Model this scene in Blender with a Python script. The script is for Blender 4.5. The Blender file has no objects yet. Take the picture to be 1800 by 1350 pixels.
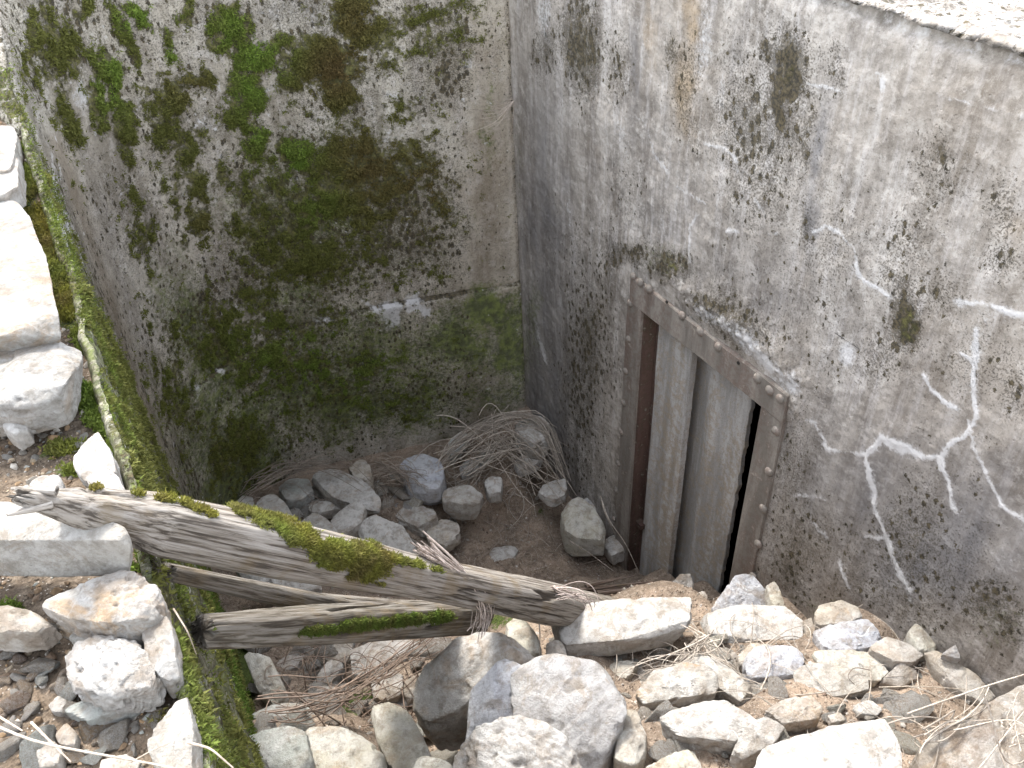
import bpy, bmesh, math, random
import numpy as np
from mathutils import Vector, Matrix
random.seed(7); rng = np.random.default_rng(7)
S = bpy.context.scene
C = S.collection

# ------------------------------------------------------------------ camera, world, sun, exposure
FPX = 1500.0
ROT = np.array([[0.87358889, -0.33157565, 0.35623031],
                [-0.48488249, -0.53043117, 0.69536447],
                [-0.04161027, -0.78019251, -0.62415401]])     # photo axes (right, down, forward) -> world
cam = bpy.data.cameras.new('camera'); cam.lens = 30.0; cam.sensor_width = 36.0
cam.clip_start = 0.05; cam.clip_end = 2000
co = bpy.data.objects.new('camera', cam); C.objects.link(co)
M = np.stack([ROT[:, 0], -ROT[:, 1], -ROT[:, 2]], 1)
co.matrix_world = Matrix(M.tolist()).to_4x4()
S.camera = co

SUN_EL, SUN_AZ = 54.0, 0.0            # degrees; azimuth clockwise from +Y
world = bpy.data.worlds.new('World'); S.world = world; world.use_nodes = True
wn = world.node_tree.nodes; wl = world.node_tree.links
bg = wn['Background']
sky = wn.new('ShaderNodeTexSky'); sky.sky_type = 'NISHITA'; sky.sun_disc = False
sky.sun_elevation = math.radians(SUN_EL); sky.sun_rotation = math.radians(SUN_AZ)
sky.air_density = 1.0; sky.dust_density = 1.5; sky.ozone_density = 1.0
hs = wn.new('ShaderNodeHueSaturation'); hs.inputs['Saturation'].default_value = 0.3
wl.new(sky.outputs[0], hs.inputs['Color']); wl.new(hs.outputs[0], bg.inputs['Color'])
bg.inputs['Strength'].default_value = 0.15
sun = bpy.data.lights.new('sun', 'SUN'); sun.energy = 1.05; sun.angle = math.radians(10); sun.color = (1.0, 0.95, 0.88)
so = bpy.data.objects.new('sun', sun); C.objects.link(so)
el, az = math.radians(SUN_EL), math.radians(SUN_AZ)
SD = Vector((math.cos(el) * math.sin(az), math.cos(el) * math.cos(az), math.sin(el)))
so.rotation_euler = SD.to_track_quat('Z', 'Y').to_euler(); so.location = (0, 2, 6)
S.view_settings.view_transform = 'Standard'; S.view_settings.look = 'None'
S.view_settings.exposure = 2.66; S.view_settings.gamma = 1.0; S.view_settings.use_curve_mapping = False

# ------------------------------------------------------------------ measuring helpers
def ray(px, py): return ROT @ np.array([px - 900.0, py - 675.0, FPX])
def at_z(px, py, z): r = ray(px, py); return r * (z / r[2])
def at_x(px, py, x): r = ray(px, py); return r * (x / r[0])
def pix(P):
    q = P @ ROT
    w = np.maximum(q[:, 2], 1e-3)
    return 900 + FPX * q[:, 0] / w, 675 + FPX * q[:, 1] / w, q[:, 2] > 0.05

# ------------------------------------------------------------------ numpy noise
def _h(ix, iy, iz, seed):
    n = (ix * 374761393 + iy * 668265263 + iz * 2147483647 + seed * 1274126177) & 0xffffffff
    n = ((n ^ (n >> 13)) * 1274126177) & 0xffffffff
    n = ((n ^ (n >> 16)) * 2246822519) & 0xffffffff
    return ((n ^ (n >> 15)) & 0xffff) / 65535.0
def vn(P, f, seed=0):
    Q = np.asarray(P, float) * f + 1000.0 + seed * 7.31
    I = np.floor(Q).astype(np.int64); F = Q - I; F = F * F * (3 - 2 * F)
    r = 0
    for a in (0, 1):
        wa = F[:, 0] if a else 1 - F[:, 0]
        for b in (0, 1):
            wb = F[:, 1] if b else 1 - F[:, 1]
            for c in (0, 1):
                wc = F[:, 2] if c else 1 - F[:, 2]
                r = r + wa * wb * wc * _h(I[:, 0] + a, I[:, 1] + b, I[:, 2] + c, seed)
    return r * 2 - 1
def fbm(P, f, o=4, seed=0, g=0.5):
    t = 0; a = 1; s = 0
    for k in range(o):
        t = t + a * vn(P, f * 2.03 ** k, seed + k * 17); s += a; a *= g
    return t / s
def sst(x, a, b):
    t = np.clip((x - a) / (b - a), 0, 1); return t * t * (3 - 2 * t)
def blobs(u, v, L):
    d = np.zeros(len(u))
    for (x, y, rx, ry, ang, s) in L:
        c, sn = math.cos(math.radians(ang)), math.sin(math.radians(ang))
        dx = u - x; dy = v - y
        a = (dx * c + dy * sn) / rx; b = (-dx * sn + dy * c) / ry
        d = np.maximum(d, s * np.exp(-(a * a + b * b) * 0.9))
    return d
def polydist(u, v, L):
    d = np.full(len(u), 1e9)
    for (x0, y0), (x1, y1) in zip(L[:-1], L[1:]):
        ex, ey = x1 - x0, y1 - y0
        t = np.clip(((u - x0) * ex + (v - y0) * ey) / (ex * ex + ey * ey + 1e-9), 0, 1)
        d = np.minimum(d, np.hypot(u - x0 - t * ex, v - y0 - t * ey))
    return d

# ------------------------------------------------------------------ object helpers
def mesh_np(name, V, F, smooth=True):
    me = bpy.data.meshes.new(name)
    V = np.asarray(V, np.float32); F = np.asarray(F, np.int32)
    k = F.shape[1]
    me.vertices.add(len(V)); me.vertices.foreach_set('co', V.ravel())
    me.loops.add(F.size); me.loops.foreach_set('vertex_index', F.ravel())
    me.polygons.add(len(F)); me.polygons.foreach_set('loop_start', np.arange(0, F.size, k, dtype=np.int32))
    me.polygons.foreach_set('loop_total', np.full(len(F), k, np.int32))
    me.polygons.foreach_set('use_smooth', np.full(len(F), smooth))
    me.update(calc_edges=True); me.validate()
    return me
def setattr_col(me, name, A):
    a = me.color_attributes.new(name, 'FLOAT_COLOR', 'POINT')
    if A.shape[1] == 3: A = np.concatenate([A, np.ones((len(A), 1))], 1)
    a.data.foreach_set('color', A.astype(np.float32).ravel())
def link(name, me, mat=None, parent=None, loc=None):
    o = bpy.data.objects.new(name, me); C.objects.link(o)
    if me is not None and mat is not None and not me.materials: me.materials.append(mat)
    if parent is not None: o.parent = parent
    if loc is not None: o.location = loc
    return o
def tag(o, label=None, cat=None, group=None, kind=None):
    if label: o['label'] = label
    if cat: o['category'] = cat
    if group: o['group'] = group
    if kind: o['kind'] = kind
    return o
def bm_obj(name, bm, mat, parent=None, smooth=False):
    me = bpy.data.meshes.new(name); bm.to_mesh(me); bm.free()
    if smooth:
        for p in me.polygons: p.use_smooth = True
    return link(name, me, mat, parent)
def box(bm, a, b):
    r = bmesh.ops.create_cube(bm, size=1)
    a = Vector(a); b = Vector(b); s = b - a; c = (a + b) / 2
    for v in r['verts']: v.co = Vector((v.co.x * s.x + c.x, v.co.y * s.y + c.y, v.co.z * s.z + c.z))
    return r['verts']

# ------------------------------------------------------------------ materials
class N:
    def __init__(s, name):
        s.m = bpy.data.materials.new(name); s.m.use_nodes = True
        s.t = s.m.node_tree; s.b = s.t.nodes['Principled BSDF']
        s.b.inputs['Roughness'].default_value = 0.9
        s.b.inputs['Specular IOR Level'].default_value = 0.25
        s.tc = s.n('ShaderNodeTexCoord')
    def n(s, k, **kw):
        x = s.t.nodes.new(k)
        for a, v in kw.items(): setattr(x, a, v)
        return x
    def l(s, a, b): s.t.links.new(a, b)
    def put(s, sock, v):
        if hasattr(v, 'links') or hasattr(v, 'is_linked'): s.l(v, sock)
        else: sock.default_value = v
    def mapped(s, scale=(1, 1, 1), src=None):
        m = s.n('ShaderNodeMapping'); m.inputs['Scale'].default_value = scale
        s.l(src or s.tc.outputs['Object'], m.inputs[0]); return m.outputs[0]
    def noise(s, f, d=6, r=0.6, vec=None, dist=0.0):
        x = s.n('ShaderNodeTexNoise'); x.inputs['Scale'].default_value = f; x.inputs['Detail'].default_value = d
        x.inputs['Roughness'].default_value = r; x.inputs['Distortion'].default_value = dist
        s.l(vec or s.tc.outputs['Object'], x.inputs['Vector']); return x.outputs[0]
    def voro(s, f, feat='F1', vec=None, out='Distance', rnd=1.0):
        x = s.n('ShaderNodeTexVoronoi', feature=feat); x.inputs['Scale'].default_value = f
        x.inputs['Randomness'].default_value = rnd
        s.l(vec or s.tc.outputs['Object'], x.inputs['Vector']); return x.outputs[out]
    def ramp(s, v, a, b, lo=0.0, hi=1.0):
        x = s.n('ShaderNodeMapRange', interpolation_type='SMOOTHSTEP')
        for i, q in enumerate((v, a, b, lo, hi)): s.put(x.inputs[i], q)
        return x.outputs[0]
    def math(s, op, a, b=0.0, c=None):
        x = s.n('ShaderNodeMath', operation=op); s.put(x.inputs[0], a); s.put(x.inputs[1], b)
        if c is not None: s.put(x.inputs[2], c)
        return x.outputs[0]
    def mix(s, f, a, b, mode='MIX'):
        x = s.n('ShaderNodeMix', data_type='RGBA', blend_type=mode)
        s.put(x.inputs[0], f)
        s.put(x.inputs[6], a if hasattr(a, 'links') or hasattr(a, 'is_linked') else (*a, 1))
        s.put(x.inputs[7], b if hasattr(b, 'links') or hasattr(b, 'is_linked') else (*b, 1))
        return x.outputs[2]
    def attr(s, name, t='GEOMETRY'):
        return s.n('ShaderNodeAttribute', attribute_name=name, attribute_type=t)
    def sep(s, col):
        x = s.n('ShaderNodeSeparateColor'); s.l(col, x.inputs[0]); return x.outputs
    def bump(s, h, d, st=1.0, prev=None):
        x = s.n('ShaderNodeBump'); x.inputs['Distance'].default_value = d; x.inputs['Strength'].default_value = st
        s.l(h, x.inputs['Height'])
        if prev is not None: s.l(prev, x.inputs['Normal'])
        return x.outputs[0]
    def done(s, col, nrm=None, rough=None):
        s.put(s.b.inputs['Base Color'], col if hasattr(col, 'is_linked') else (*col, 1))
        if nrm is not None: s.l(nrm, s.b.inputs['Normal'])
        if rough is not None: s.put(s.b.inputs['Roughness'], rough)
        return s.m

def mat_concrete(kind):
    k = N('concrete_' + kind)
    A = k.attr('mask_a'); a = k.sep(A.outputs['Color']); al = A.outputs['Alpha']
    B = k.attr('mask_b'); b = k.sep(B.outputs['Color'])
    st = k.mapped((5, 5, 0.7)); st2 = k.mapped((22, 22, 2.6))
    n1 = k.noise(1.6, 6, .6, st); n2 = k.noise(1.4, 5, .65, st2); n3 = k.noise(7, 8, .7); n4 = k.noise(60, 6, .75); n5 = k.noise(260, 3, .7)
    if kind == 'end': base0, base1 = (.25, .225, .18), (.54, .50, .42)
    else: base0, base1 = (.175, .156, .137), (.42, .388, .35)
    f = k.math('ADD', k.math('MULTIPLY', n1, .55), k.math('MULTIPLY', n3, .45))
    c = k.mix(k.ramp(f, .40, .60), base0, base1)
    c = k.mix(k.math('MULTIPLY', k.ramp(n2, .45, .7), .5), c, (.60, .575, .56) if kind != 'end' else (.46, .42, .38))
    c = k.mix(k.math('MULTIPLY', k.ramp(n4, .46, .64), .42), c, (.12, .11, .095))
    c = k.mix(k.math('MULTIPLY', k.ramp(k.noise(18, 7, .75), .5, .64), .5), c, (.58, .55, .51))
    c = k.mix(k.math('MULTIPLY', k.ramp(n5, .5, .75), .35), c, (.55, .53, .5))
    # broad tints (warm dirt, cool damp)
    c = k.mix(k.math('MULTIPLY', b[0], .75), c, (.19, .145, .095))
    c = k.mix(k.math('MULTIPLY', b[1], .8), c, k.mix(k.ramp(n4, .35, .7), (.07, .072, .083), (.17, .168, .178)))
    c = k.mix(k.math('MULTIPLY', b[2], .7), c, (.33, .23, .12))
    # green algae film
    gm = k.ramp(k.math('ADD', al, k.math('MULTIPLY', k.math('SUBTRACT', n4, .5), 1.5)), .22, .85)
    c = k.mix(k.math('MULTIPLY', gm, .88), c, k.mix(k.ramp(k.noise(25, 4), .4, .65), (.055, .07, .022), (.135, .17, .036)))
    # dark lichen dots, clustered, growing along the run-off
    dv = k.mapped((1, 1, .62)); dd = k.math('ADD', k.voro(36, 'F1', dv), k.math('MULTIPLY', k.math('SUBTRACT', k.noise(120, 5, .7), .5), 1.1))
    thr = k.math('MULTIPLY', k.math('SUBTRACT', k.math('ADD', a[1], k.math('MULTIPLY', k.math('SUBTRACT', k.noise(9, 3), .5), .7)), .12), .82)
    spots = k.ramp(k.math('SUBTRACT', thr, dd), .0, .035)
    fine = k.ramp(k.math('ADD', k.math('MULTIPLY', k.noise(150, 6, .8), 1.0), k.math('MULTIPLY', a[1], .26)), .625, .71)
    spots = k.math('MAXIMUM', spots, k.math('MULTIPLY', fine, .75))
    big = k.ramp(k.math('ADD', a[1], k.math('MULTIPLY', k.math('SUBTRACT', k.noise(48, 7, .75), .5), 2.6)), .9, 1.12)
    spots = k.math('MAXIMUM', spots, big)
    c = k.mix(k.math('MULTIPLY', spots, .95), c, k.mix(k.ramp(k.noise(90, 3), .4, .6), (.028, .024, .016), (.085, .068, .038)))
    # white lime bloom
    wm = k.ramp(k.math('ADD', a[2], k.math('MULTIPLY', k.math('SUBTRACT', k.noise(70, 6, .75), .5), 1.7)), .3, .95)
    c = k.mix(k.math('MULTIPLY', wm, .8), c, (.60, .59, .585))
    # moss bed below the tufts
    mm = k.ramp(k.math('ADD', a[0], k.math('MULTIPLY', k.math('SUBTRACT', k.noise(38, 6, .75), .5), 1.5)), .38, .62)
    c = k.mix(k.math('MULTIPLY', mm, .93), c, k.mix(k.ramp(k.noise(55, 4), .4, .65), (.055, .052, .02), (.14, .132, .045)))
    h = k.math('ADD', k.math('MULTIPLY', n4, .8), k.math('MULTIPLY', n5, .35))
    h = k.math('SUBTRACT', h, k.math('MULTIPLY', k.ramp(k.voro(33, 'F1'), .16, .04), .5))
    h = k.math('ADD', h, k.math('MULTIPLY', spots, .4)); h = k.math('ADD', h, k.math('MULTIPLY', mm, .8))
    return k.done(c, k.bump(h, .006, .8), .93)
def mat_rock():
    k = N('stone')
    tint = k.attr('tint', 'OBJECT').outputs['Color']; tt = k.sep(k.attr('mixer', 'OBJECT').outputs['Color'])
    oi = k.n('ShaderNodeObjectInfo'); ad = k.n('ShaderNodeVectorMath', operation='ADD')
    k.l(k.tc.outputs['Object'], ad.inputs[0])
    mu = k.math('MULTIPLY', oi.outputs['Random'], 37.0); k.l(mu, ad.inputs[1]); v = ad.outputs[0]
    n1 = k.noise(7, 5, .6, v, 1.0); n2 = k.noise(28, 7, .7, v); n3 = k.noise(150, 5, .75, v)
    c = k.mix(k.ramp(n1, .38, .62), tint, k.mix(.45, tint, (.62, .61, .59)))
    c = k.mix(k.math('MULTIPLY', k.ramp(k.noise(5.5, 6, .65, v, 2.0), .5, .68), tt[0]), c, (.42, .28, .15))     # iron staining
    c = k.mix(k.math('MULTIPLY', k.ramp(n2, .44, .66), .75), c, k.mix(.65, c, (.13, .105, .075)))
    c = k.mix(k.math('MULTIPLY', k.ramp(n3, .5, .72), .55), c, k.mix(.5, c, (.14, .13, .12)))
    c = k.mix(k.math('MULTIPLY', k.ramp(n3, .48, .3), .3), c, (.62, .61, .59))
    c = k.mix(k.math('MULTIPLY', k.ramp(k.noise(11, 8, .7, v, .8), .52, .62), .5), c, (.26, .21, .155))
    vein = k.ramp(k.math('ABSOLUTE', k.math('SUBTRACT', k.noise(3.2, 3, .5, v, 1.5), .5)), .012, .0)
    c = k.mix(k.math('MULTIPLY', vein, tt[1]), c, (.8, .8, .78))
    # soil dusting
    c = k.mix(k.math('MULTIPLY', k.ramp(k.noise(13, 6, .7, v), .44, .64), tt[2]), c, (.19, .14, .10))
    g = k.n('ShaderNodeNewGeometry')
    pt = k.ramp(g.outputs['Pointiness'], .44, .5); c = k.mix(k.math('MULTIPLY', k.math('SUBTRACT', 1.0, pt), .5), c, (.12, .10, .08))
    h = k.math('ADD', k.math('MULTIPLY', n2, 1.0), k.math('MULTIPLY', n3, .35))
    cr = k.ramp(k.voro(9, 'DISTANCE_TO_EDGE', v), 0, .03)
    nb = k.bump(h, .010, .75)
    return k.done(c, k.bump(k.noise(75, 8, .8, v), .006, .8, nb), .9)
def mat_soil(name, dark, mid, pale):
    k = N(name)
    A = k.attr('mask_a'); a = k.sep(A.outputs['Color'])
    n1 = k.noise(5, 8, .65); n2 = k.noise(45, 6, .7); n3 = k.noise(220, 4, .7)
    c = k.mix(k.ramp(n1, .4, .62), dark, mid); c = k.mix(k.math('MULTIPLY', k.ramp(n2, .42, .68), .7), c, pale)
    c = k.mix(k.math('MULTIPLY', k.ramp(n3, .45, .66), .55), c, tuple(x * .4 for x in dark))
    c = k.mix(k.math('MULTIPLY', k.ramp(k.voro(120), .22, .12), k.ramp(k.noise(14), .42, .55)), c, (.42, .38, .33))
    gm = k.ramp(k.math('ADD', a[0], k.math('MULTIPLY', k.math('SUBTRACT', n2, .5), 1.2)), .4, .65)
    c = k.mix(gm, c, k.mix(k.ramp(n3, .4, .6), (.03, .042, .012), (.085, .11, .025)))
    h = k.math('ADD', k.math('MULTIPLY', n2, 1.), k.math('MULTIPLY', n3, .5)); h = k.math('ADD', h, k.ramp(k.voro(70), .4, .1))
    return k.done(c, k.bump(h, .008, .8), .97)
def mat_wood():
    k = N('weathered_wood')
    U = k.attr('grain').outputs['Vector']
    tint = k.attr('tint', 'OBJECT').outputs['Color']
    v1 = k.mapped((1.6, 26, 26), U); v2 = k.mapped((5, 120, 120), U)
    n1 = k.noise(1, 6, .6, v1, .6); n2 = k.noise(1, 5, .65, v2, .4); n3 = k.noise(9, 6)
    cav = k.attr('cavity').outputs['Fac']
    c = k.mix(k.ramp(n1, .38, .62), k.mix(.5, tint, (.11, .085, .065)), tint)
    c = k.mix(k.math('MULTIPLY', k.ramp(n2, .42, .62), .75), c, k.mix(.4, tint, (.48, .455, .42)))
    c = k.mix(k.math('MULTIPLY', k.ramp(n2, .49, .38), .85), c, (.045, .037, .03))
    c = k.mix(k.math('MULTIPLY', k.ramp(n3, .5, .66), .45), c, (.17, .125, .07))
    c = k.mix(k.math('MULTIPLY', k.ramp(cav, .25, .8), .85), c, (.045, .036, .028))
    h = k.math('ADD', n1, k.math('MULTIPLY', n2, .7))
    return k.done(c, k.bump(h, .009, .9), .85)
def mat_leaf(name):
    k = N(name)
    A = k.attr('shade').outputs['Color']
    n = k.noise(400, 2)
    c = k.mix(k.math('MULTIPLY', n, .4), A, k.mix(.5, A, (.02, .02, .01)))
    k.b.inputs['Roughness'].default_value = .8
    tr = k.n('ShaderNodeBsdfTranslucent'); k.l(c, tr.inputs[0])
    mx = k.n('ShaderNodeMixShader'); mx.inputs[0].default_value = .3
    k.done(c); k.l(k.b.outputs[0], mx.inputs[1]); k.l(tr.outputs[0], mx.inputs[2])
    k.l(mx.outputs[0], k.t.nodes['Material Output'].inputs[0])
    return k.m
def mat_twig():
    k = N('dry_stem'); A = k.attr('shade').outputs['Color']
    c = k.mix(k.math('MULTIPLY', k.ramp(k.noise(90, 4), .4, .65), .5), A, (.13, .09, .06))
    return k.done(c, None, .8)
def mat_steel(name, c0, c1, rust, rmix=.6):
    k = N(name)
    st = k.mapped((10, 10, 1.4)); n1 = k.noise(1.2, 6, .65, st); n2 = k.noise(30, 6, .7); n3 = k.noise(160, 4, .7)
    c = k.mix(k.ramp(n1, .38, .64), c0, c1)
    c = k.mix(k.math('MULTIPLY', k.ramp(k.math('ADD', k.math('MULTIPLY', n2, .6), k.math('MULTIPLY', k.noise(1, 5, .6, k.mapped((7, 7, .9))), .4)), .46, .6), rmix), c, rust)
    c = k.mix(k.math('MULTIPLY', k.ramp(n3, .5, .7), .5), c, (.10, .085, .07))
    c = k.mix(k.math('MULTIPLY', k.ramp(n2, .56, .7), .35), c, (.5, .48, .42))
    k.b.inputs['Metallic'].default_value = 0.0
    return k.done(c, k.bump(k.math('ADD', n2, k.math('MULTIPLY', n3, .4)), .0025, .7), k.ramp(n2, .3, .7, .5, .85))
MC_END = mat_concrete('end'); MC_DOOR = mat_concrete('door_wall'); MR = mat_rock()
M_SOIL = mat_soil('pit_soil', (.155, .118, .088), (.30, .228, .168), (.37, .30, .235))
M_LEDGE = mat_soil('ledge_soil', (.08, .06, .042), (.175, .13, .09), (.25, .20, .15))
M_WOOD = mat_wood(); M_MOSS = mat_leaf('moss_leaf'); M_TWIG = mat_twig()
M_FRAME = mat_steel('rusty_frame', (.14, .125, .108), (.24, .217, .19), (.12, .078, .062), .65)
M_PANEL = mat_steel('door_plate', (.26, .25, .236), (.46, .45, .435), (.28, .215, .14), .65)
M_REVEAL = mat_steel('red_reveal', (.06, .034, .028), (.11, .068, .055), (.05, .052, .03), .5)
def flat(name, c):
    k = N(name); return k.done(c)
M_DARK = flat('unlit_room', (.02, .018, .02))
M_BLACK = flat('bore_hole', (.02, .018, .015))

# ------------------------------------------------------------------ pit floor heights
XW = 1.9
anch = []
for (px, py) in ((975, 830), (1000, 870), (1060, 945), (1100, 1000), (1170, 1030), (1240, 1045), (1320, 1050), (1400, 1066), (1560, 1105), (1680, 1180), (1750, 1230)):
    p = at_x(px, py, XW); anch.append(p)
for (px, py, z) in ((930, 722, -3.38), (860, 740, -3.45), (760, 792, -3.52), (620, 830, -3.48), (520, 835, -3.4), (420, 880, -3.3),
        (560, 870, -3.38), (700, 880, -3.4), (880, 790, -3.42), (800, 850, -3.5), (900, 950, -3.66), (820, 940, -3.62), (950, 1000, -3.62), (1060, 980, -3.74), (1020, 1050, -3.5),
        (700, 990, -3.5), (450, 1010, -3.25), (600, 1170, -3.02), (700, 1240, -2.92), (480, 1230, -2.9), (800, 1150, -2.95), (540, 1120, -3.1),
        (1000, 1200, -2.56), (1160, 1155, -2.64), (1300, 1180, -2.56), (1180, 1070, -2.85), (1400, 1250, -2.4), (1650, 1280, -2.38), (1450, 1340, -2.26),
        (1000, 1340, -2.4), (780, 1310, -2.75), (550, 1330, -2.56), (430, 1340, -2.5), (880, 1180, -2.75), (1550, 1180, -2.52), (1790, 1340, -2.2), (1200, 1340, -2.3)):
    anch.append(at_z(px, py, z))
for p in ((0, .8, -2.2), (.6, .6, -2.15), (1.3, .2, -2.1), (1.9, .2, -2.15), (0, 0, -1.8), (1, -.3, -1.8), (1.9, -.4, -1.8), (0, -1.4, -1.3), (1, -1.5, -1.3), (1.9, -1.5, -1.3)):
    anch.append(np.array(p, float))
anch = np.array(anch)
def floor_z(x, y):
    x = np.atleast_1d(x).astype(float); y = np.atleast_1d(y).astype(float)
    num = 0; den = 0
    for a in anch:
        d2 = (x - a[0]) ** 2 + (y - a[1]) ** 2 + .004
        w = d2 ** -2.0; num = num + w * a[2]; den = den + w
    return num / den
def hit_floor(px, py, lift=0.0):
    r = ray(px, py); r = r / -r[2]
    ts = np.linspace(1.2, 4.4, 900); P = ts[:, None] * r
    f = floor_z(P[:, 0], P[:, 1]) + lift
    i = np.argmax(P[:, 2] < f)
    return P[i]
def grid_faces(nu, nv):
    i = np.arange(nu * nv).reshape(nu, nv)
    return np.stack([i[:-1, :-1], i[1:, :-1], i[1:, 1:], i[:-1, 1:]], -1).reshape(-1, 4)

xs = np.arange(-.16, 1.97, .012); ys = np.concatenate([np.arange(-1.7, .2, .05), np.arange(.2, 3.9, .012)])
X, Y = np.meshgrid(xs, ys, indexing='ij'); Z = floor_z(X.ravel(), Y.ravel())
P = np.stack([X.ravel(), Y.ravel(), Z], 1)
P[:, 2] += .035 * fbm(P * [1, 1, 0], 7, 5, 3) + .012 * np.abs(fbm(P * [1, 1, 0], 30, 3, 5))
FL = P.copy()
me = mesh_np('pit_floor', P, grid_faces(len(xs), len(ys)))
u, v, ok = pix(P)
gm = blobs(u, v, [(640, 1235, 90, 25, 0, .9), (430, 1180, 25, 120, 0, .9), (870, 1090, 60, 20, 0, .7), (950, 900, 25, 15, 0, .5), (770, 985, 25, 10, 0, .6), (560, 1130, 90, 20, 0, .5), (1650, 1310, 100, 30, 0, .3)])
setattr_col(me, 'mask_a', np.stack([gm, gm * 0, gm * 0, gm * 0], 1))
tag(link('pit_floor', me, M_SOIL), kind='structure')

# ------------------------------------------------------------------ end wall running into the left wall (one curved sheet)
plan = np.array([(-.13, -2.0), (-.125, 1.0), (-.12, 2.2), (-.115, 2.9), (-.10, 3.17), (-.045, 3.37), (.04, 3.48), (.14, 3.56), (.26, 3.655), (.40, 3.715), (.60, 3.765), (.80, 3.785), (1.1, 3.74), (1.35, 3.685), (1.6, 3.61), (1.75, 3.565), (1.893, 3.53)])
def smooth_curve(pl, n_pass=5):
    for _ in range(n_pass):
        q = [pl[0]]
        for a, b in zip(pl[:-1], pl[1:]): q += [a * .75 + b * .25, a * .25 + b * .75]
        q.append(pl[-1]); pl = np.array(q)
    return pl
pc = smooth_curve(plan, 4); seg = np.r_[0, np.cumsum(np.hypot(*np.diff(pc, axis=0).T))]
s_left = np.interp(0.6, pc[:, 1], seg)      # start of the fine part
ss = np.concatenate([np.arange(0, s_left, .05), np.arange(s_left, seg[-1], .0065), [seg[-1]]])
cx = np.interp(ss, seg, pc[:, 0]); cy = np.interp(ss, seg, pc[:, 1])
tx = np.gradient(cx, ss); ty = np.gradient(cy, ss); tl = np.hypot(tx, ty); nx, ny = ty / tl, -tx / tl     # into the pit
def rim_z(y): return np.interp(y, [-5, 1.0, 2.3, 2.7, 3.1, 3.35, 3.6], [-1.2, -1.2, -1.17, -1.10, -.93, -.70, -.55])
rz = rim_z(cy)
nz = 520; capn = 14
tz = np.linspace(0, 1, nz)
zs = -4.0 + (rz[:, None] + 4.0) * tz[None, :]
Px = np.repeat(cx[:, None], nz, 1); Py = np.repeat(cy[:, None], nz, 1)
capd = np.linspace(.012, .30, capn)
cwid = np.interp(cy, [3.0, 3.5], [.10, 1.0])[:, None]; cwid = np.where(cx[:, None] > .3, 1.0, cwid)
Px = np.concatenate([Px, cx[:, None] - nx[:, None] * capd * cwid], 1); Py = np.concatenate([Py, cy[:, None] - ny[:, None] * capd * cwid], 1)
zs = np.concatenate([zs, rz[:, None] + .004 - .09 * (capd[None, :] / .3) ** 6 * (cwid < .9)], 1)
P = np.stack([Px.ravel(), Py.ravel(), zs.ravel()], 1); NN = nz + capn
NX = np.repeat(nx, NN); NY = np.repeat(ny, NN); SS = np.repeat(ss, NN)
isface = np.tile(np.r_[np.ones(nz), np.zeros(capn)], len(ss)) > .5
u, v, ok = pix(P)
fr = ok & (u > -60) & (u < 1000) & (v > -60) & (v < 1400)
Q3 = np.stack([SS, SS * 0, P[:, 2]], 1)
u0, v0 = u, v; u = u + 34 * fbm(Q3, 9, 5, 201, .62); v = v + 40 * fbm(Q3, 9, 5, 202, .62)
MB = [(55, 70, 22, 60, 10, 1), (110, 70, 16, 50, 0, .8), (85, 20, 20, 30, 0, .8), (150, 15, 12, 30, 0, .9), (190, 140, 22, 75, -18, 1.2), (215, 230, 26, 60, -10, 1.1), (165, 190, 20, 60, -10, .9),
      (230, 80, 14, 60, -20, 1), (205, 30, 16, 35, -10, .9), (250, 30, 40, 16, 25, 1), (300, 60, 14, 22, 0, .9), (305, 92, 12, 14, 0, .9), (290, 120, 10, 10, 0, .8), (330, 18, 13, 26, 0, .95),
      (405, 45, 35, 40, 0, 1.1), (395, 80, 30, 30, 0, .9), (450, 95, 48, 30, 0, 1.25), (500, 80, 35, 25, 0, 1.0), (560, 115, 70, 42, 0, 1.2), (598, 165, 24, 34, 0, 1.2), (520, 140, 40, 30, 0, 1.0), (430, 160, 40, 50, 0, 1.2), (445, 240, 34, 48, 0, 1.1), (410, 200, 30, 35, 0, .9),
      (300, 175, 38, 38, 0, 1.0), (345, 150, 34, 22, 0, .95), (290, 225, 26, 40, 0, .9), (330, 260, 24, 40, -10, .9), (345, 320, 22, 40, -5, .95), (350, 385, 26, 36, 0, 1.05), (308, 370, 14, 24, 0, .7), (320, 430, 14, 26, 0, .6), (390, 300, 18, 30, -12, .7),
      (520, 270, 34, 34, 0, 1.2), (580, 290, 55, 40, 0, 1.0), (640, 290, 55, 60, 0, .95), (610, 350, 60, 50, 0, .95), (540, 380, 40, 34, 0, .9), (455, 370, 34, 50, 0, .75), (420, 400, 40, 40, 0, .7), (700, 330, 60, 70, 0, .62), (760, 300, 30, 40, 0, .62), (780, 360, 40, 60, 0, .62), (480, 450, 80, 60, 0, .62),
      (620, 30, 36, 60, 0, 1.0), (660, 60, 40, 40, 0, .85), (720, 30, 50, 40, 0, .6), (800, 30, 60, 40, 0, .5), (680, 110, 40, 30, 0, .55), (720, 200, 60, 40, 0, .6), (600, 480, 90, 50, 0, .6), (450, 520, 70, 60, 0, .6), (400, 560, 40, 40, 0, .6), (690, 430, 60, 40, 0, .5),
      (640, 560, 50, 20, 0, .35), (560, 640, 100, 50, 0, .5), (420, 650, 50, 40, 0, .55), (650, 690, 80, 50, 0, .5), (500, 760, 120, 60, 0, .45), (400, 780, 40, 80, -10, .5),
      (60, 350, 18, 60, -15, 1.2), (75, 470, 20, 60, -15, 1), (130, 560, 20, 40, -20, .9)]
moss = blobs(u, v, MB)
moss[~fr] = .45 + .35 * fbm(Q3[~fr], 2.2, 3, 60)
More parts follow.
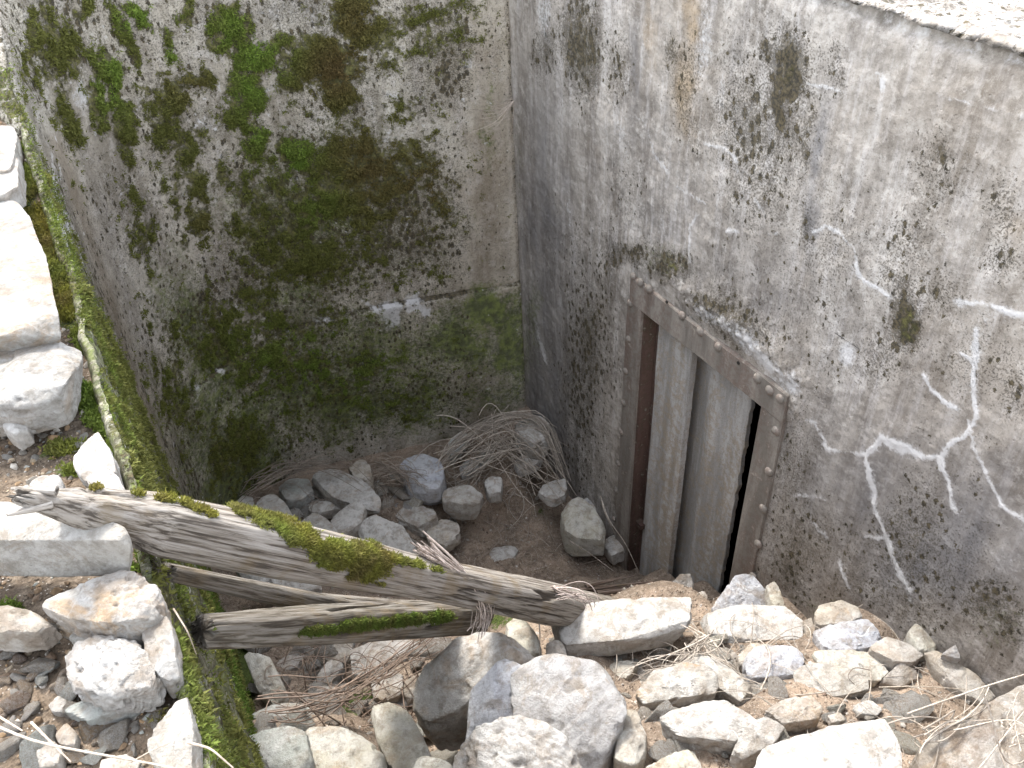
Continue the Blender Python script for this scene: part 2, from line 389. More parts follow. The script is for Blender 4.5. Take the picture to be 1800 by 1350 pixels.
# mossy streaks on the steeply receding left stretch
lef = sst(P[:, 1], 3.3, 2.9)
moss = np.maximum(moss, lef * (.40 + .6 * fbm(Q3 * [2.5, 1, .8], 4.0, 4, 9)))
mott = fbm(Q3, 7, 5, 203, .65)
moss = np.where(fr, np.maximum(moss * .95, blobs(u, v, [(300, 640, 50, 200, -12, .58), (250, 420, 40, 160, -14, .5), (110, 200, 30, 120, -12, .6), (560, 400, 240, 220, 0, .60), (430, 600, 140, 140, 0, .6), (690, 330, 150, 160, 0, .56), (600, 680, 240, 110, 0, .52), (700, 60, 200, 80, 0, .48), (90, 90, 60, 110, 0, .6), (300, 250, 90, 150, 0, .5), (420, 800, 110, 90, 0, .55)]) * (1 + .9 * mott)), moss)
moss = moss * (1 + .3 * fbm(Q3, 14, 3, 2))
green = np.where(fr, blobs(u, v, [(860, 550, 65, 50, 0, .95), (900, 600, 35, 110, 0, .85), (800, 600, 90, 60, 0, .8), (700, 700, 160, 80, 0, .72), (560, 700, 150, 90, 0, .75), (430, 760, 90, 110, 0, .85), (400, 860, 80, 70, 0, .9), (880, 690, 60, 60, 0, .5),
      (855, 250, 14, 60, 0, .5), (860, 180, 12, 50, 0, .45), (520, 520, 120, 80, 0, .5), (600, 400, 200, 120, 0, .42), (480, 330, 100, 60, 0, .45), (380, 650, 60, 80, 0, .7)]), .5)
green = np.maximum(green, lef * .62)
green = np.maximum(green, np.where(fr, blobs(u, v, [(640, 640, 330, 130, 0, .62), (380, 760, 110, 190, 0, .7), (330, 560, 60, 160, -10, .55), (560, 380, 240, 170, 0, .5)]), 0))
green = np.clip(green * 1.1 + .3 * fbm(Q3, 6, 4, 31), 0, 1)
dark = .40 + .35 * fbm(Q3, 3.2, 4, 77) + .35 * sst(SS, s_left + 3.0, s_left + 2.4) * (fbm(Q3 * [3, 1, .5], 6, 4, 206) + .4) * isface + blobs(u, v, [(700, 400, 180, 120, 0, .22), (420, 480, 110, 120, 0, .2), (700, 150, 150, 100, 0, .12)])
dark = dark * np.where(u > 820, .55, 1)
white = blobs(u, v, [(730, 531, 24, 14, 0, 1.5), (682, 542, 18, 20, 0, 1.4), (655, 545, 14, 9, 0, 1.2), (560, 555, 30, 8, -10, .7), (480, 590, 20, 8, -20, .6), (637, 437, 13, 13, 0, .9), (600, 482, 7, 8, 0, .7), (480, 296, 14, 20, 0, .6), (475, 148, 12, 14, 0, .6), (365, 215, 22, 26, 0, .55), (380, 260, 12, 20, 0, .5), (250, 190, 14, 20, 0, .5), (365, 330, 12, 30, 0, .5),
      (140, 165, 16, 30, 0, .9), (95, 60, 8, 40, -10, .5), (690, 175, 12, 12, 0, .7), (690, 240, 12, 22, 0, .6), (480, 20, 60, 20, 0, .4), (550, 40, 30, 30, 0, .4), (385, 655, 8, 6, 0, .9), (340, 690, 8, 20, 0, .7), (820, 110, 14, 22, 0, .5), (560, 200, 40, 22, 0, .42), (640, 620, 10, 20, 0, .55), (410, 540, 14, 14, 0, .5), (95, 300, 7, 60, -18, .7), (120, 390, 7, 60, -18, .7)])
white += np.where(fr, .7 * sst(fbm(Q3, 45, 3, 88), .40, .6), 0) + sst(SS, s_left + 2.95, s_left + 2.3) * (.25 + .5 * fbm(Q3 * [2.5, 1, .5], 8, 4, 205)) * isface
warm = .22 + .35 * fbm(Q3, 1.8, 3, 5) + blobs(u, v, [(860, 300, 50, 250, 0, .45), (850, 90, 60, 90, 0, .4), (850, 700, 80, 60, 0, .5), (650, 600, 80, 30, 0, .2)])
warm += .6 * np.exp(-((polydist(u0, v0, [(95, 250), (130, 330), (215, 600), (300, 870)]) / 14) ** 2))
cool = blobs(u, v, [(520, 20, 120, 30, 0, .25), (200, 400, 60, 200, -15, .2)])
ochre = np.zeros(len(u))
# relief
zj = -2.4928 + .012 * fbm(np.stack([SS, SS * 0, SS * 0], 1), 6, 4, 4)
below = sst(P[:, 2], zj + .004, zj - .004)
disp = .006 * fbm(P, 5, 4, 1) + .0022 * fbm(P, 40, 3, 2) + .020 * below * sst(SS, s_left + 2.4, s_left + 3.2)
gap = np.exp(-((P[:, 2] - zj) / .008) ** 2) * (.6 + .5 * fbm(Q3, 18, 2, 8)); disp -= .012 * np.clip(gap, 0, 1)
dark += .8 * gap * 1.0
disp += sst(moss + .35 * fbm(Q3, 22, 4, 55), .5, 1.15) * (.022 + .016 * fbm(Q3, 30, 3, 56))
disp += .012 * lef * fbm(Q3 * [3, 1, .7], 9, 4, 66)
edge = sst(SS, seg[-1] - .02, seg[-1]); disp -= .010 * edge * (1 + fbm(Q3, 12, 3, 57)); dark += .25 * edge
rimn = sst(P[:, 2], rz.repeat(NN) - .03, rz.repeat(NN)); disp += isface * rimn * (-.012 + .012 * fbm(Q3, 14, 4, 19))
P2 = P.copy(); m = isface
P2[m, 0] += (NX * disp)[m]; P2[m, 1] += (NY * disp)[m]
P2[~m, 2] += .006 * fbm(P[~m], 12, 4, 21); P2[:, 0] += .022 * fbm(P * [0, 1, 0], 6, 5, 22, .65) * sst(P[:, 2], rz.repeat(NN) - .06, rz.repeat(NN)) * (P[:, 1] < 3.2) * (P[:, 0] < 0)
white = np.where(~m, .05, white); moss = np.where(~m, .35 + .6 * fbm(P, 9, 3, 44), moss)
me = mesh_np('curved_pit_wall', P2, grid_faces(len(ss), NN)[:, ::-1])
setattr_col(me, 'mask_a', np.clip(np.stack([moss, dark, white, green], 1), 0, 1.5))
setattr_col(me, 'mask_b', np.clip(np.stack([warm, cool, ochre, ochre], 1), 0, 1))
link('curved_pit_wall', me, MC_END)
tag(bpy.data.objects['curved_pit_wall'], 'mossy stained concrete wall of the pit, curving from the back into the narrow left side', 'concrete wall')
WALL_P = P2; WALL_N = np.stack([NX, NY, NX * 0], 1); WALL_M = moss; WALL_U = u0; WALL_V = v0; WALL_F = fr & m; WALL_L = lef; WALL_MF = m

# ------------------------------------------------------------------ right wall with the door opening
yTL = at_x(1117, 484, XW); yIL = at_x(1133, 541, XW); yIR = at_x(1341, 719, XW); yTR = at_x(1392, 698, XW)
OY0, OY1 = yIR[1], yIL[1]; ZT = -2.055; ZO = -1.925
FO0, FO1 = yTR[1], at_x(1100, 650, XW)[1]
ysr = np.concatenate([np.arange(-2, .25, .08), np.arange(.25, 3.62, .0062)])
zf = np.concatenate([np.linspace(-4.0, -3.0, 130, endpoint=False), np.arange(-3.0, -.635, .0062)])
RTOP = -.635; capx = np.concatenate([np.arange(.006, .7, .011), np.arange(.7, 1.3, .05)])
nf = len(zf); NN = nf + len(capx)
Yr = np.repeat(ysr[:, None], NN, 1)
Zr = np.repeat(np.r_[zf, np.full(len(capx), RTOP)][None, :], len(ysr), 0)
Xr = np.repeat(np.r_[np.full(nf, XW), XW + capx][None, :], len(ysr), 0)
P = np.stack([Xr.ravel(), Yr.ravel(), Zr.ravel()], 1)
m = np.tile(np.r_[np.ones(nf), np.zeros(len(capx))], len(ysr)) > .5
u, v, ok = pix(P); Q3 = P * [0, 1, 1]
inF = ok & (u > -100) & (u < 1950) & (v > -100) & (v < 1450)
cracks = [[(1425, 740), (1445, 765), (1455, 790), (1500, 795), (1522, 802), (1550, 770), (1570, 778), (1625, 800), (1655, 802), (1700, 760), (1715, 735), (1712, 650), (1715, 580)],
          [(1522, 802), (1530, 850), (1537, 870), (1536, 900)], [(1540, 905), (1556, 945), (1520, 948)], [(1556, 945), (1570, 990), (1600, 1040)], [(1655, 802), (1665, 840), (1680, 900)], [(1650, 800), (1655, 822)],
          [(1700, 740), (1715, 790), (1740, 850), (1760, 885), (1800, 915)], [(1685, 533), (1740, 535), (1800, 555)], [(1620, 660), (1635, 690), (1660, 708), (1680, 720)], [(1690, 620), (1712, 645)],
          [(1430, 920), (1455, 950)], [(1475, 985), (1492, 1030)], [(1480, 160), (1420, 150)], [(1650, 165), (1700, 180), (1740, 190), (1800, 205)],
          [(1430, 410), (1455, 398), (1480, 412), (1505, 440), (1510, 480), (1540, 505), (1560, 520)], [(1110, 205), (1130, 215), (1150, 270), (1170, 305)], [(1240, 250), (1270, 258), (1290, 275), (1300, 300)],
          [(1190, 330), (1240, 355)], [(1215, 460), (1214, 400), (1228, 378)], [(1280, 405), (1330, 412), (1370, 408)], [(1000, 400), (1000, 330)], [(940, 560), (960, 640)], [(1330, 345), (1350, 380)], [(1540, 130), (1555, 140)], [(1400, 870), (1450, 880)]]
cw = [1.3, 1, .9, 1, .9, 1, 1, 1.3, 1.1, .9, .7, .9, .35, .6, .8, .6, .55, .4, .4, .45, .35, .3, .3, .4, .3]; cw = [max(q, .55) * 1.15 for q in cw]
white = np.zeros(len(u)); ridge = np.zeros(len(u))
jx = 9 * fbm(Q3, 16, 5, 91, .65); jy = 9 * fbm(Q3, 16, 5, 92, .65); cn = .75 + .7 * fbm(Q3, 7, 3, 93)
for L, w in zip(cracks, cw):
    d = polydist(u + jx, v + jy, L)
    white = np.maximum(white, w * cn * (.75 * np.exp(-(d / 3.0) ** 2) + .50 * np.exp(-(d / 12) ** 2))); ridge = np.maximum(ridge, w * np.exp(-(d / 3.5) ** 2))
lim = polydist(u, v, [(1235, 545), (1300, 580), (1340, 625), (1395, 680)]); up = blobs(u, v, [(1320, 600, 90, 22, 42, 1)])
white = np.maximum(white, (.62 + .55 * fbm(Q3, 24, 4, 95)) * np.exp(-(lim / 17) ** 2))
white = np.maximum(white, blobs(u, v, [(1487, 625, 14, 22, 0, 1.15), (1550, 147, 6, 17, 0, 1.1), (1690, 535, 14, 8, 0, .8), (1600, 1055, 14, 8, 0, .6), (1240, 60, 22, 90, 0, .48), (1270, 170, 8, 60, 0, .5), (1130, 60, 20, 60, 0, .35), (1160, 400, 34, 40, 0, .35), (960, 20, 14, 50, 0, .62), (1310, 210, 30, 70, 0, .32), (1100, 250, 20, 50, 0, .4), (1500, 680, 60, 40, 0, .2), (1750, 980, 50, 40, 0, .35), (1740, 560, 60, 20, 0, .4), (1020, 760, 10, 90, 0, .35), (1395, 660, 12, 12, 0, .6)]))
u0, v0 = u, v; u = u + 26 * fbm(Q3, 9, 5, 211, .62); v = v + 30 * fbm(Q3, 9, 5, 212, .62)
dark = .08 + .50 * fbm(Q3 * [1, 1, .45], 3.0, 4, 14)
dark += 1.25 * blobs(u, v, [(1385, 120, 34, 55, 0, .75), (1362, 195, 14, 45, 0, .85), (1350, 75, 6, 14, 0, .7), (1470, 110, 14, 50, 0, .4), (1170, 90, 16, 34, 0, .45), (1020, 90, 34, 90, 0, .62), (960, 90, 22, 60, 0, .4), (1090, 130, 30, 70, 0, .4), (1090, 330, 60, 80, 0, .3), (1040, 430, 60, 90, 0, .38), (1110, 450, 60, 26, 0, .6), (1175, 470, 34, 34, 0, .72), (1040, 600, 50, 160, 0, .34), (1210, 160, 30, 120, 0, .28), (1340, 230, 90, 90, 0, .32), (1340, 320, 60, 60, 0, .25), (1640, 300, 70, 90, 0, .32), (1665, 275, 10, 34, 0, .7), (1600, 430, 60, 80, 0, .35), (1595, 565, 34, 62, 0, .95), (1590, 500, 40, 40, 0, .5), (1650, 520, 60, 60, 0, .45), (1760, 370, 34, 90, 0, .45), (1760, 460, 50, 34, 0, .5), (1560, 640, 60, 60, 0, .42), (1690, 640, 110, 110, 0, .3), (1780, 700, 40, 60, 0, .4), (1620, 760, 80, 34, 0, .25),
      (1290, 560, 70, 34, 38, .45), (1245, 535, 34, 24, 30, .5), (1440, 950, 80, 90, 0, .34), (1500, 1030, 140, 60, 0, .34), (1640, 900, 140, 120, 0, .3), (1720, 850, 20, 40, 0, .5), (1740, 1050, 60, 60, 0, .5), (1780, 1100, 40, 60, 0, .5), (1390, 830, 60, 90, 0, .2), (1740, 780, 40, 50, 0, .4), (1480, 330, 60, 160, 0, .12), (1600, 960, 260, 140, 0, .34), (1420, 980, 60, 140, 0, .34), (1010, 650, 40, 200, 0, .3), (1200, 560, 60, 30, 0, .3), (1060, 800, 16, 160, 0, .25), (1420, 250, 8, 80, 8, .45), (1415, 400, 10, 60, 0, .3)])
moss = blobs(u, v, [(1385, 130, 24, 40, 0, .45), (1597, 570, 24, 50, 0, .62), (1180, 480, 22, 22, 0, .5), (1130, 460, 30, 14, 0, .35), (1020, 130, 20, 60, 0, .3), (1760, 1080, 60, 40, 0, .35), (1670, 1000, 40, 40, 0, .28)])
green = blobs(u, v, [(935, 560, 14, 90, 0, .5), (925, 640, 12, 60, 0, .5), (1020, 850, 40, 60, 0, .25), (1430, 1060, 80, 26, 0, .35), (910, 300, 10, 160, 0, .3), (1750, 1100, 80, 60, 0, .3), (1030, 100, 40, 80, 0, .3), (1170, 460, 50, 40, 0, .4)])
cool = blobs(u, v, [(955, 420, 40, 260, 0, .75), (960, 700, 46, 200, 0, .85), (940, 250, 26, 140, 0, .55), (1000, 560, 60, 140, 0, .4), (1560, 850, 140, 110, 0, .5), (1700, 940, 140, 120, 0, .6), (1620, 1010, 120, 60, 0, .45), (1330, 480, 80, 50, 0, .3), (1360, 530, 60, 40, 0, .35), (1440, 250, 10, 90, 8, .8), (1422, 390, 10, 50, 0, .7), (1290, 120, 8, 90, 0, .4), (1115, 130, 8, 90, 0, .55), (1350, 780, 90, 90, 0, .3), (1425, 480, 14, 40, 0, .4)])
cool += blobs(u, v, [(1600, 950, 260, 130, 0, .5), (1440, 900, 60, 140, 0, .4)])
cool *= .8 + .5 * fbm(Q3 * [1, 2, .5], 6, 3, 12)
warm = .25 + .4 * fbm(Q3 * [1, 1, .4], 2.2, 3, 15) + blobs(u, v, [(1620, 200, 200, 100, 0, .15), (1420, 980, 120, 100, 0, .35), (1400, 700, 40, 200, 0, .25), (1500, 1080, 200, 30, 0, .3)])
ochre = blobs(u, v, [(1213, 30, 12, 60, 0, .8), (1205, 150, 20, 60, 0, .75), (1213, 210, 10, 30, 0, .6), (1140, 60, 6, 60, 0, .4), (1780, 400, 20, 30, 0, .3), (1300, 640, 60, 20, 40, .2)])
white = white + np.where(inF, 0.16 * sst(fbm(Q3 * [1, 1, .35], 9, 4, 71), .0, .5), 0)
disp = .009 * fbm(P, 4, 3, 30) + .0035 * fbm(P, 26, 3, 31) + .0018 * fbm(P, 80, 2, 33)
disp += .002 * np.clip(ridge, 0, 1)
mort = np.exp(-(polydist(u, v, [(1185, 500), (1250, 545), (1330, 600), (1395, 672), (1398, 720)]) / 20) ** 2)
disp += mort * (.012 + .012 * fbm(P, 40, 3, 34))
tE = sst(P[:, 2], -.72, -.645) * m; disp -= tE * (.012 + .018 * np.clip(fbm(Q3, 6, 2, 37), 0, 1))
# the rendered face hangs on below a shallow, ragged broken edge along the top
zc = -.690 - .05 * fbm(np.stack([P[:, 1], P[:, 1] * 0, P[:, 1] * 0], 1), 3.2, 4, 39)
lip = sst(P[:, 2], zc - .006, zc + .006) * m; disp -= .014 * lip
white = np.where(m, white + lip * (.25 + .6 * fbm(Q3, 22, 4, 61)), .25 + .6 * fbm(P, 10, 4, 46)); dark = np.where(m, dark + .18 * np.exp(-((P[:, 2] - zc) / .006) ** 2), .5 + .3 * fbm(P, 9, 4, 47))
P2 = P.copy(); P2[m, 0] -= disp[m]
P2[~m, 2] += (.020 * fbm(P, 7, 5, 40) + .006 * fbm(P, 50, 3, 41) - .022 * np.exp(-(P[:, 0] - XW) / .03))[~m]
P2[~m, 0] -= (.01 * np.exp(-(P[:, 0] - XW) / .05))[~m]
F = grid_faces(len(ysr), NN)
cF = P[F].mean(1)
keep = ~((cF[:, 1] > OY0 - .02) & (cF[:, 1] < OY1 + .02) & (cF[:, 2] < ZT + .02) & (cF[:, 0] < XW + .001))
me = mesh_np('door_wall', P2, F[keep])
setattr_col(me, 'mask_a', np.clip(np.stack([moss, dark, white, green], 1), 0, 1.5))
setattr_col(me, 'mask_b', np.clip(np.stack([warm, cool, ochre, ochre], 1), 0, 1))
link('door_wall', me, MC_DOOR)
tag(bpy.data.objects['door_wall'], 'grey concrete wall with white branching cracks, dark lichen spots and the steel doorway', 'concrete wall')

# ------------------------------------------------------------------ steel door: frame, rivets, reveal and folded plates
door = bpy.data.objects.new('steel_door', None); C.objects.link(door); door.location = (XW, (OY0 + OY1) / 2, -3.8)
tag(door, 'riveted rusty steel doorway in the right wall with folded grey plates standing ajar', 'steel door')
DI = Matrix.Translation(-door.location)
def dpart(name, bm, mat, parent=None, smooth=False):
    for vv in bm.verts: vv.co = DI @ vv.co
    return bm_obj(name, bm, mat, parent or door, smooth)
def plate(a, b, bev=.003, cuts=0):
    bm = bmesh.new(); box(bm, a, b)
    bmesh.ops.bevel(bm, geom=bm.edges[:], offset=bev, segments=2, affect='EDGES')
    return bm
fx0, fx1 = XW - .014, XW + .004
jl = dpart('jamb', plate((fx0, OY1, -4.0), (fx1, FO1, ZT + .001)), M_FRAME)
jr = dpart('jamb', plate((fx0, FO0, -4.0), (fx1, OY0, ZT + .001)), M_FRAME)
ln = dpart('lintel', plate((fx0 - .004, FO0, ZT), (fx1, FO1 - .02, ZO)), M_FRAME)
dpart('inner_flange', plate((fx1 - .006, OY1 - .008, -4.0), (XW + .07, OY1 + .004, ZT)), M_REVEAL)
dpart('inner_flange', plate((fx1 - .006, OY0 - .004, -4.0), (XW + .05, OY0 + .008, ZT)), M_FRAME)
dpart('head_flange', plate((fx1 - .006, OY0, ZT - .008), (XW + .10, OY1, ZT + .004)), M_REVEAL)
riv = bmesh.new(); bmesh.ops.create_uvsphere(riv, u_segments=14, v_segments=9, radius=.019)
for vv in riv.verts: vv.co.x *= .62
rm = bpy.data.meshes.new('rivet'); riv.to_mesh(rm); riv.free(); rm.materials.append(M_FRAME)
for p in rm.polygons: p.use_smooth = True
def rivet(px, py, parent, s=1.0, x=fx0 + .001):
    q = at_x(px, py, x); o = link('rivet', rm, None, parent)
    o.location = Vector(q) - door.location; o.scale = (s, s, s); o.rotation_euler = (random.random() * 6, 0, 0)
for (px, py) in ((1126, 497), (1141, 508), (1199, 555), (1231, 583), (1263, 610), (1332, 665), (1353, 686), (1372, 701)): rivet(px, py, ln, 1.05, fx0 - .003)
for (px, py) in ((1113, 486), (1108, 533), (1105, 596), (1100, 652), (1096, 708), (1092, 759), (1087, 814), (1083, 862), (1079, 912)): rivet(px, py, jl, .95)
for (px, py) in ((1364, 757), (1352, 829), (1342, 894), (1333, 956), (1324, 1013)): rivet(px, py, jr, 1.05)
# small bolt holes in the lintel
for (px, py) in ((1298, 638), (1172, 531)):
    bm = bmesh.new(); bmesh.ops.create_cone(bm, cap_ends=True, segments=12, radius1=.007, radius2=.007, depth=.004)
    q = at_x(px, py, fx0 - .0045)
    for vv in bm.verts: vv.co = Vector((vv.co.z, vv.co.x, vv.co.y)) + Vector(q)
    dpart('bolt_hole', bm, M_BLACK)
def folded(name, prof, z0, z1, mat, th=.012, seed=0, rag=0.0):
    """vertical sheet following a plan profile [(x,y)...], given thickness and a slightly worn edge"""
    pr = np.array(prof); sg = np.r_[0, np.cumsum(np.hypot(*np.diff(pr, axis=0).T))]
    s = np.linspace(0, sg[-1], 60); x = np.interp(s, sg, pr[:, 0]); y = np.interp(s, sg, pr[:, 1])
    k = np.array([.25, .5, .25])
    for _ in range(3): x[1:-1] = np.convolve(x, k, 'valid'); y[1:-1] = np.convolve(y, k, 'valid')
    zz = np.linspace(z0, z1, 140)
    Xg = np.repeat(x[:, None], 140, 1); Yg = np.repeat(y[:, None], 140, 1); Zg = np.repeat(zz[None, :], 60, 0)
    Pf = np.stack([Xg.ravel(), Yg.ravel(), Zg.ravel()], 1)
    Pf[:, 0] += .004 * fbm(Pf, 3, 3, seed)
    e = np.repeat(np.r_[np.exp(-(s) / .006) + np.exp(-(sg[-1] - s) / .006)], 140); Pf[:, 1] += e * rag * fbm(Pf, 40, 3, seed + 3)
    Pb = Pf.copy(); Pb[:, 0] += th
    F = grid_faces(60, 140); n = len(Pf)
    idx = np.arange(n).reshape(60, 140); per = np.concatenate([idx[:, 0], idx[-1, 1:], idx[-2::-1, -1], idx[0, -2:0:-1]])
    nxt = np.roll(per, -1); side = np.stack([per, nxt, nxt + n, per + n], 1)
    me = mesh_np(name, np.concatenate([Pf, Pb]) - np.array(door.location), np.concatenate([F[:, ::-1], F + n, side]))
    for p in list(me.polygons)[-len(side):]: p.use_smooth = False
    return link(name, me, mat, door)
def yy(px, py, x): return at_x(px, py, x)[1]
a0 = yy(1159, 565, 1.955); a1 = yy(1218, 617, 1.955)
b1 = yy(1263, 663, 2.005); b2 = yy(1320, 712, 2.0); b0 = yy(1219, 620, 2.0)
folded('door_plate', [(1.972, OY1 - .004), (1.968, a0 + .006), (1.952, a0), (1.957, a0 - .05), (1.955, (a0 + a1) / 2), (1.955, a1)], -4.0, ZT - .004, M_PANEL, .03, 3, .004)
folded('door_plate', [(2.02, b0 + .06), (2.03, b0 - .002), (2.018, (b0 + b1) / 2), (1.992, b1), (2.004, (b1 + b2) / 2), (2.0, b2)], -4.0, ZT - .004, M_PANEL, .02, 8, .012)
hole = bmesh.new(); bmesh.ops.create_cone(hole, cap_ends=True, segments=16, radius1=.018, radius2=.018, depth=.006)
hq = Vector(at_x(1141, 612, 1.963)); 
for vv in hole.verts: vv.co = Vector((vv.co.z, vv.co.x, vv.co.y)) + hq
dpart('bolt_hole', hole, M_BLACK)
strip = folded('side_plate', [(1.966, OY1 - .002), (1.960, a0 + .004)], -4.0, ZT - .004, M_REVEAL, .006, 5)
bm = bmesh.new(); box(bm, (1.93, OY1 - .055, -3.42), (1.964, OY1 - .004, -3.39)); dpart('bottom_bracket', bm, M_REVEAL)
# dark room behind the doorway
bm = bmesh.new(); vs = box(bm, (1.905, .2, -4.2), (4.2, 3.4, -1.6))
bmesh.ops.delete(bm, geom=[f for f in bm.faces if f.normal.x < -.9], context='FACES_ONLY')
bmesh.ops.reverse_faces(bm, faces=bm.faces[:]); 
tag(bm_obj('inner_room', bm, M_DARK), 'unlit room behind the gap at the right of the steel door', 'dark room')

# ------------------------------------------------------------------ ground around the pit, left ledge
def ledge_z(x, y):
    x = np.asarray(x, float); y = np.asarray(y, float)
    Q = np.stack([x, y, 0 * x], 1)
    z = rim_z(y) - .03 + sst(-x, .2, 1.6) * .22
    near = np.exp(-((x + .5) ** 2 + (y - 1.6) ** 2) / 6)
    return z + (.020 * fbm(Q, 6, 4, 50) + .010 * np.abs(fbm(Q, 26, 3, 51))) * near + .25 * sst(np.abs(x), 6, 60) * vn(Q, .12, 52)
gx = np.unique(np.r_[-300, -120, -50, -20, -10, -6, -4, -3, -2.2, -1.6, -1.2, np.arange(-1.0, -.135, .009), -.135, 0.5, 1.2, 1.9, 2.4, 2.9, 4, 6, 10, 20, 50, 120, 300].copy())
gy = np.unique(np.r_[-300, -120, -50, -20, -10, -6, -4, -3, -2.2, -1.55, np.arange(-1.5, .3, .1), np.arange(.3, 3.7, .009), 3.8, 3.95, 4.2, 5, 7, 10, 20, 50, 120, 300].copy())
X, Y = np.meshgrid(gx, gy, indexing='ij')
L = ledge_z(X.ravel(), Y.ravel()); Rr = -.72 + .03 * fbm(np.stack([X.ravel(), Y.ravel(), 0 * X.ravel()], 1), 2, 3, 53)
Bk = -.66 + 0 * L
t = sst(X.ravel(), -.1, 1.9); Z = L * (1 - t) + Rr * t
tb = sst(Y.ravel(), 3.3, 3.9); Z = Z * (1 - tb) + np.minimum(Bk, -.60) * tb
P = np.stack([X.ravel(), Y.ravel(), Z], 1); F = grid_faces(len(gx), len(gy)); c = P[F].mean(1)
F = F[~((c[:, 0] > -.136) & (c[:, 0] < 2.9) & (c[:, 1] > -1.55) & (c[:, 1] < 3.9))]
me = mesh_np('ground', P, F); u, v, ok = pix(P)
LG = [(45, 330, 25, 50, 10, 1), (75, 420, 30, 60, -15, 1.2), (110, 520, 34, 60, -15, 1.2), (150, 590, 26, 34, 0, 1), (150, 700, 44, 26, 20, 1.1), (190, 740, 40, 34, 30, 1.1), (215, 800, 26, 50, -15, 1), (110, 790, 50, 14, -15, .8), (130, 830, 50, 12, 0, .8), (20, 80, 20, 60, 0, .8), (35, 200, 14, 80, -10, .7),
      (255, 980, 14, 28, 0, 1), (20, 1070, 26, 10, 0, .9), (195, 1190, 16, 26, 20, .9), (315, 1190, 18, 26, 0, 1), (290, 1275, 24, 16, 0, .9), (345, 1280, 16, 70, -10, 1.0), (230, 1000, 30, 14, 0, .6), (270, 1190, 12, 10, 0, .6)]
gm = np.where(ok & (np.abs(P[:, 0]) < 3), blobs(u, v, LG), 0); gm = np.where(np.abs(P[:, 0]) + np.abs(P[:, 1]) > 12, .8, gm)
gm = np.where(P[:, 0] > 2.5, .5, gm)
setattr_col(me, 'mask_a', np.stack([gm, gm * 0, gm * 0, gm * 0], 1))
tag(link('ground', me, M_LEDGE), kind='structure')
0 and print('gm', gm[(P[:,0]>-1)&(P[:,0]<-.14)&(P[:,1]>.5)&(P[:,1]<3)].mean(), len(me.vertices), len(P))
GP, GU, GV, GM, GOK = P, u, v, gm, ok & (P[:, 0] < -.1) & (P[:, 0] > -1.1) & (P[:, 1] < 3.6) & (P[:, 1] > .3)

# ------------------------------------------------------------------ moss tufts
def moss_obj(name, PT, NR, COL, ln, mat=M_MOSS, tilt=.8, width=.35, droop=0.0):
    n = len(PT); r = rng
    d = NR + tilt * r.normal(size=(n, 3)); d[:, 2] -= droop; d /= np.linalg.norm(d, axis=1)[:, None]
    s = np.cross(d, r.normal(size=(n, 3))); s /= np.linalg.norm(s, axis=1)[:, None] + 1e-9
    l = ln * (.5 + r.random(n))[:, None] if np.isscalar(ln) else (ln * (.5 + r.random(n)))[:, None]
    w = l * width
    A = PT - s * w * .5; B = PT + s * w * .5; T = PT + d * l + s * w * .3 * r.normal(size=(n, 1))
    V = np.stack([A, B, T], 1).reshape(-1, 3); F = np.arange(3 * n).reshape(-1, 3)
    me = mesh_np(name, V, F, False)
    cc = COL * (.65 + .7 * r.random((n, 1))); setattr_col(me, 'shade', np.repeat(cc, 3, 0))
    return link(name, me, mat)
GREEN = np.array([.105, .165, .024]); OLIVE = np.array([.12, .125, .032]); BROWN = np.array([.105, .075, .03]); YEL = np.array([.22, .20, .03]); LIME = np.array([.21, .28, .05])
def pick(w, n):
    w = np.clip(w, 0, None); return rng.choice(len(w), n, p=w / w.sum())
# on the curved wall
clump = WALL_M + .75 * fbm(np.stack([WALL_P[:, 0] + WALL_P[:, 1], 0 * WALL_M, WALL_P[:, 2]], 1), 30, 3, 101)
w = sst(clump, .42, .9) * WALL_F
area = np.ones(len(w))
i = pick(w * np.where(WALL_L > .5, .55, 1), 260000)
pt = WALL_P[i] + rng.normal(size=(len(i), 3)) * .003 + WALL_N[i] * (.018 * rng.random(len(i)) * sst(clump[i], .5, 1.1))[:, None]
g1 = blobs(WALL_U[i], WALL_V[i], [(450, 100, 55, 40, 0, 1), (430, 160, 40, 45, 0, .8), (520, 270, 36, 36, 0, 1), (190, 140, 30, 60, 0, .8), (250, 30, 60, 30, 0, .8), (305, 92, 20, 20, 0, .9), (400, 50, 40, 40, 0, .8), (450, 240, 40, 60, 0, .6), (560, 340, 60, 60, 0, .4), (560, 650, 200, 90, 0, .6), (550, 370, 40, 40, 0, .5)])
g2 = blobs(WALL_U[i], WALL_V[i], [(590, 120, 60, 60, 0, 1), (640, 300, 80, 80, 0, .9), (620, 30, 50, 60, 0, .7), (340, 150, 60, 40, 0, .5), (350, 380, 30, 40, 0, .4), (740, 330, 80, 80, 0, .8)])
nz_ = (vn(pt, 22, 3) * .5 + .5)
g1 = np.clip(g1 * (.35 + .9 * nz_), 0, 1)[:, None]; g2 = np.clip(g2, 0, 1)[:, None]
col = 1.55 * (OLIVE * (1 - g1) * (1 - g2) * .85 + GREEN * g1 * 1.2 + BROWN * g2 * (1 - g1) * 1.05)
tag(moss_obj('wall_moss', pt, WALL_N[i] * .8 + np.array([0, 0, -.15]), col, .0100, width=.45), 'dark olive and bright green moss cushions growing on the curved concrete wall', 'moss', kind='stuff')
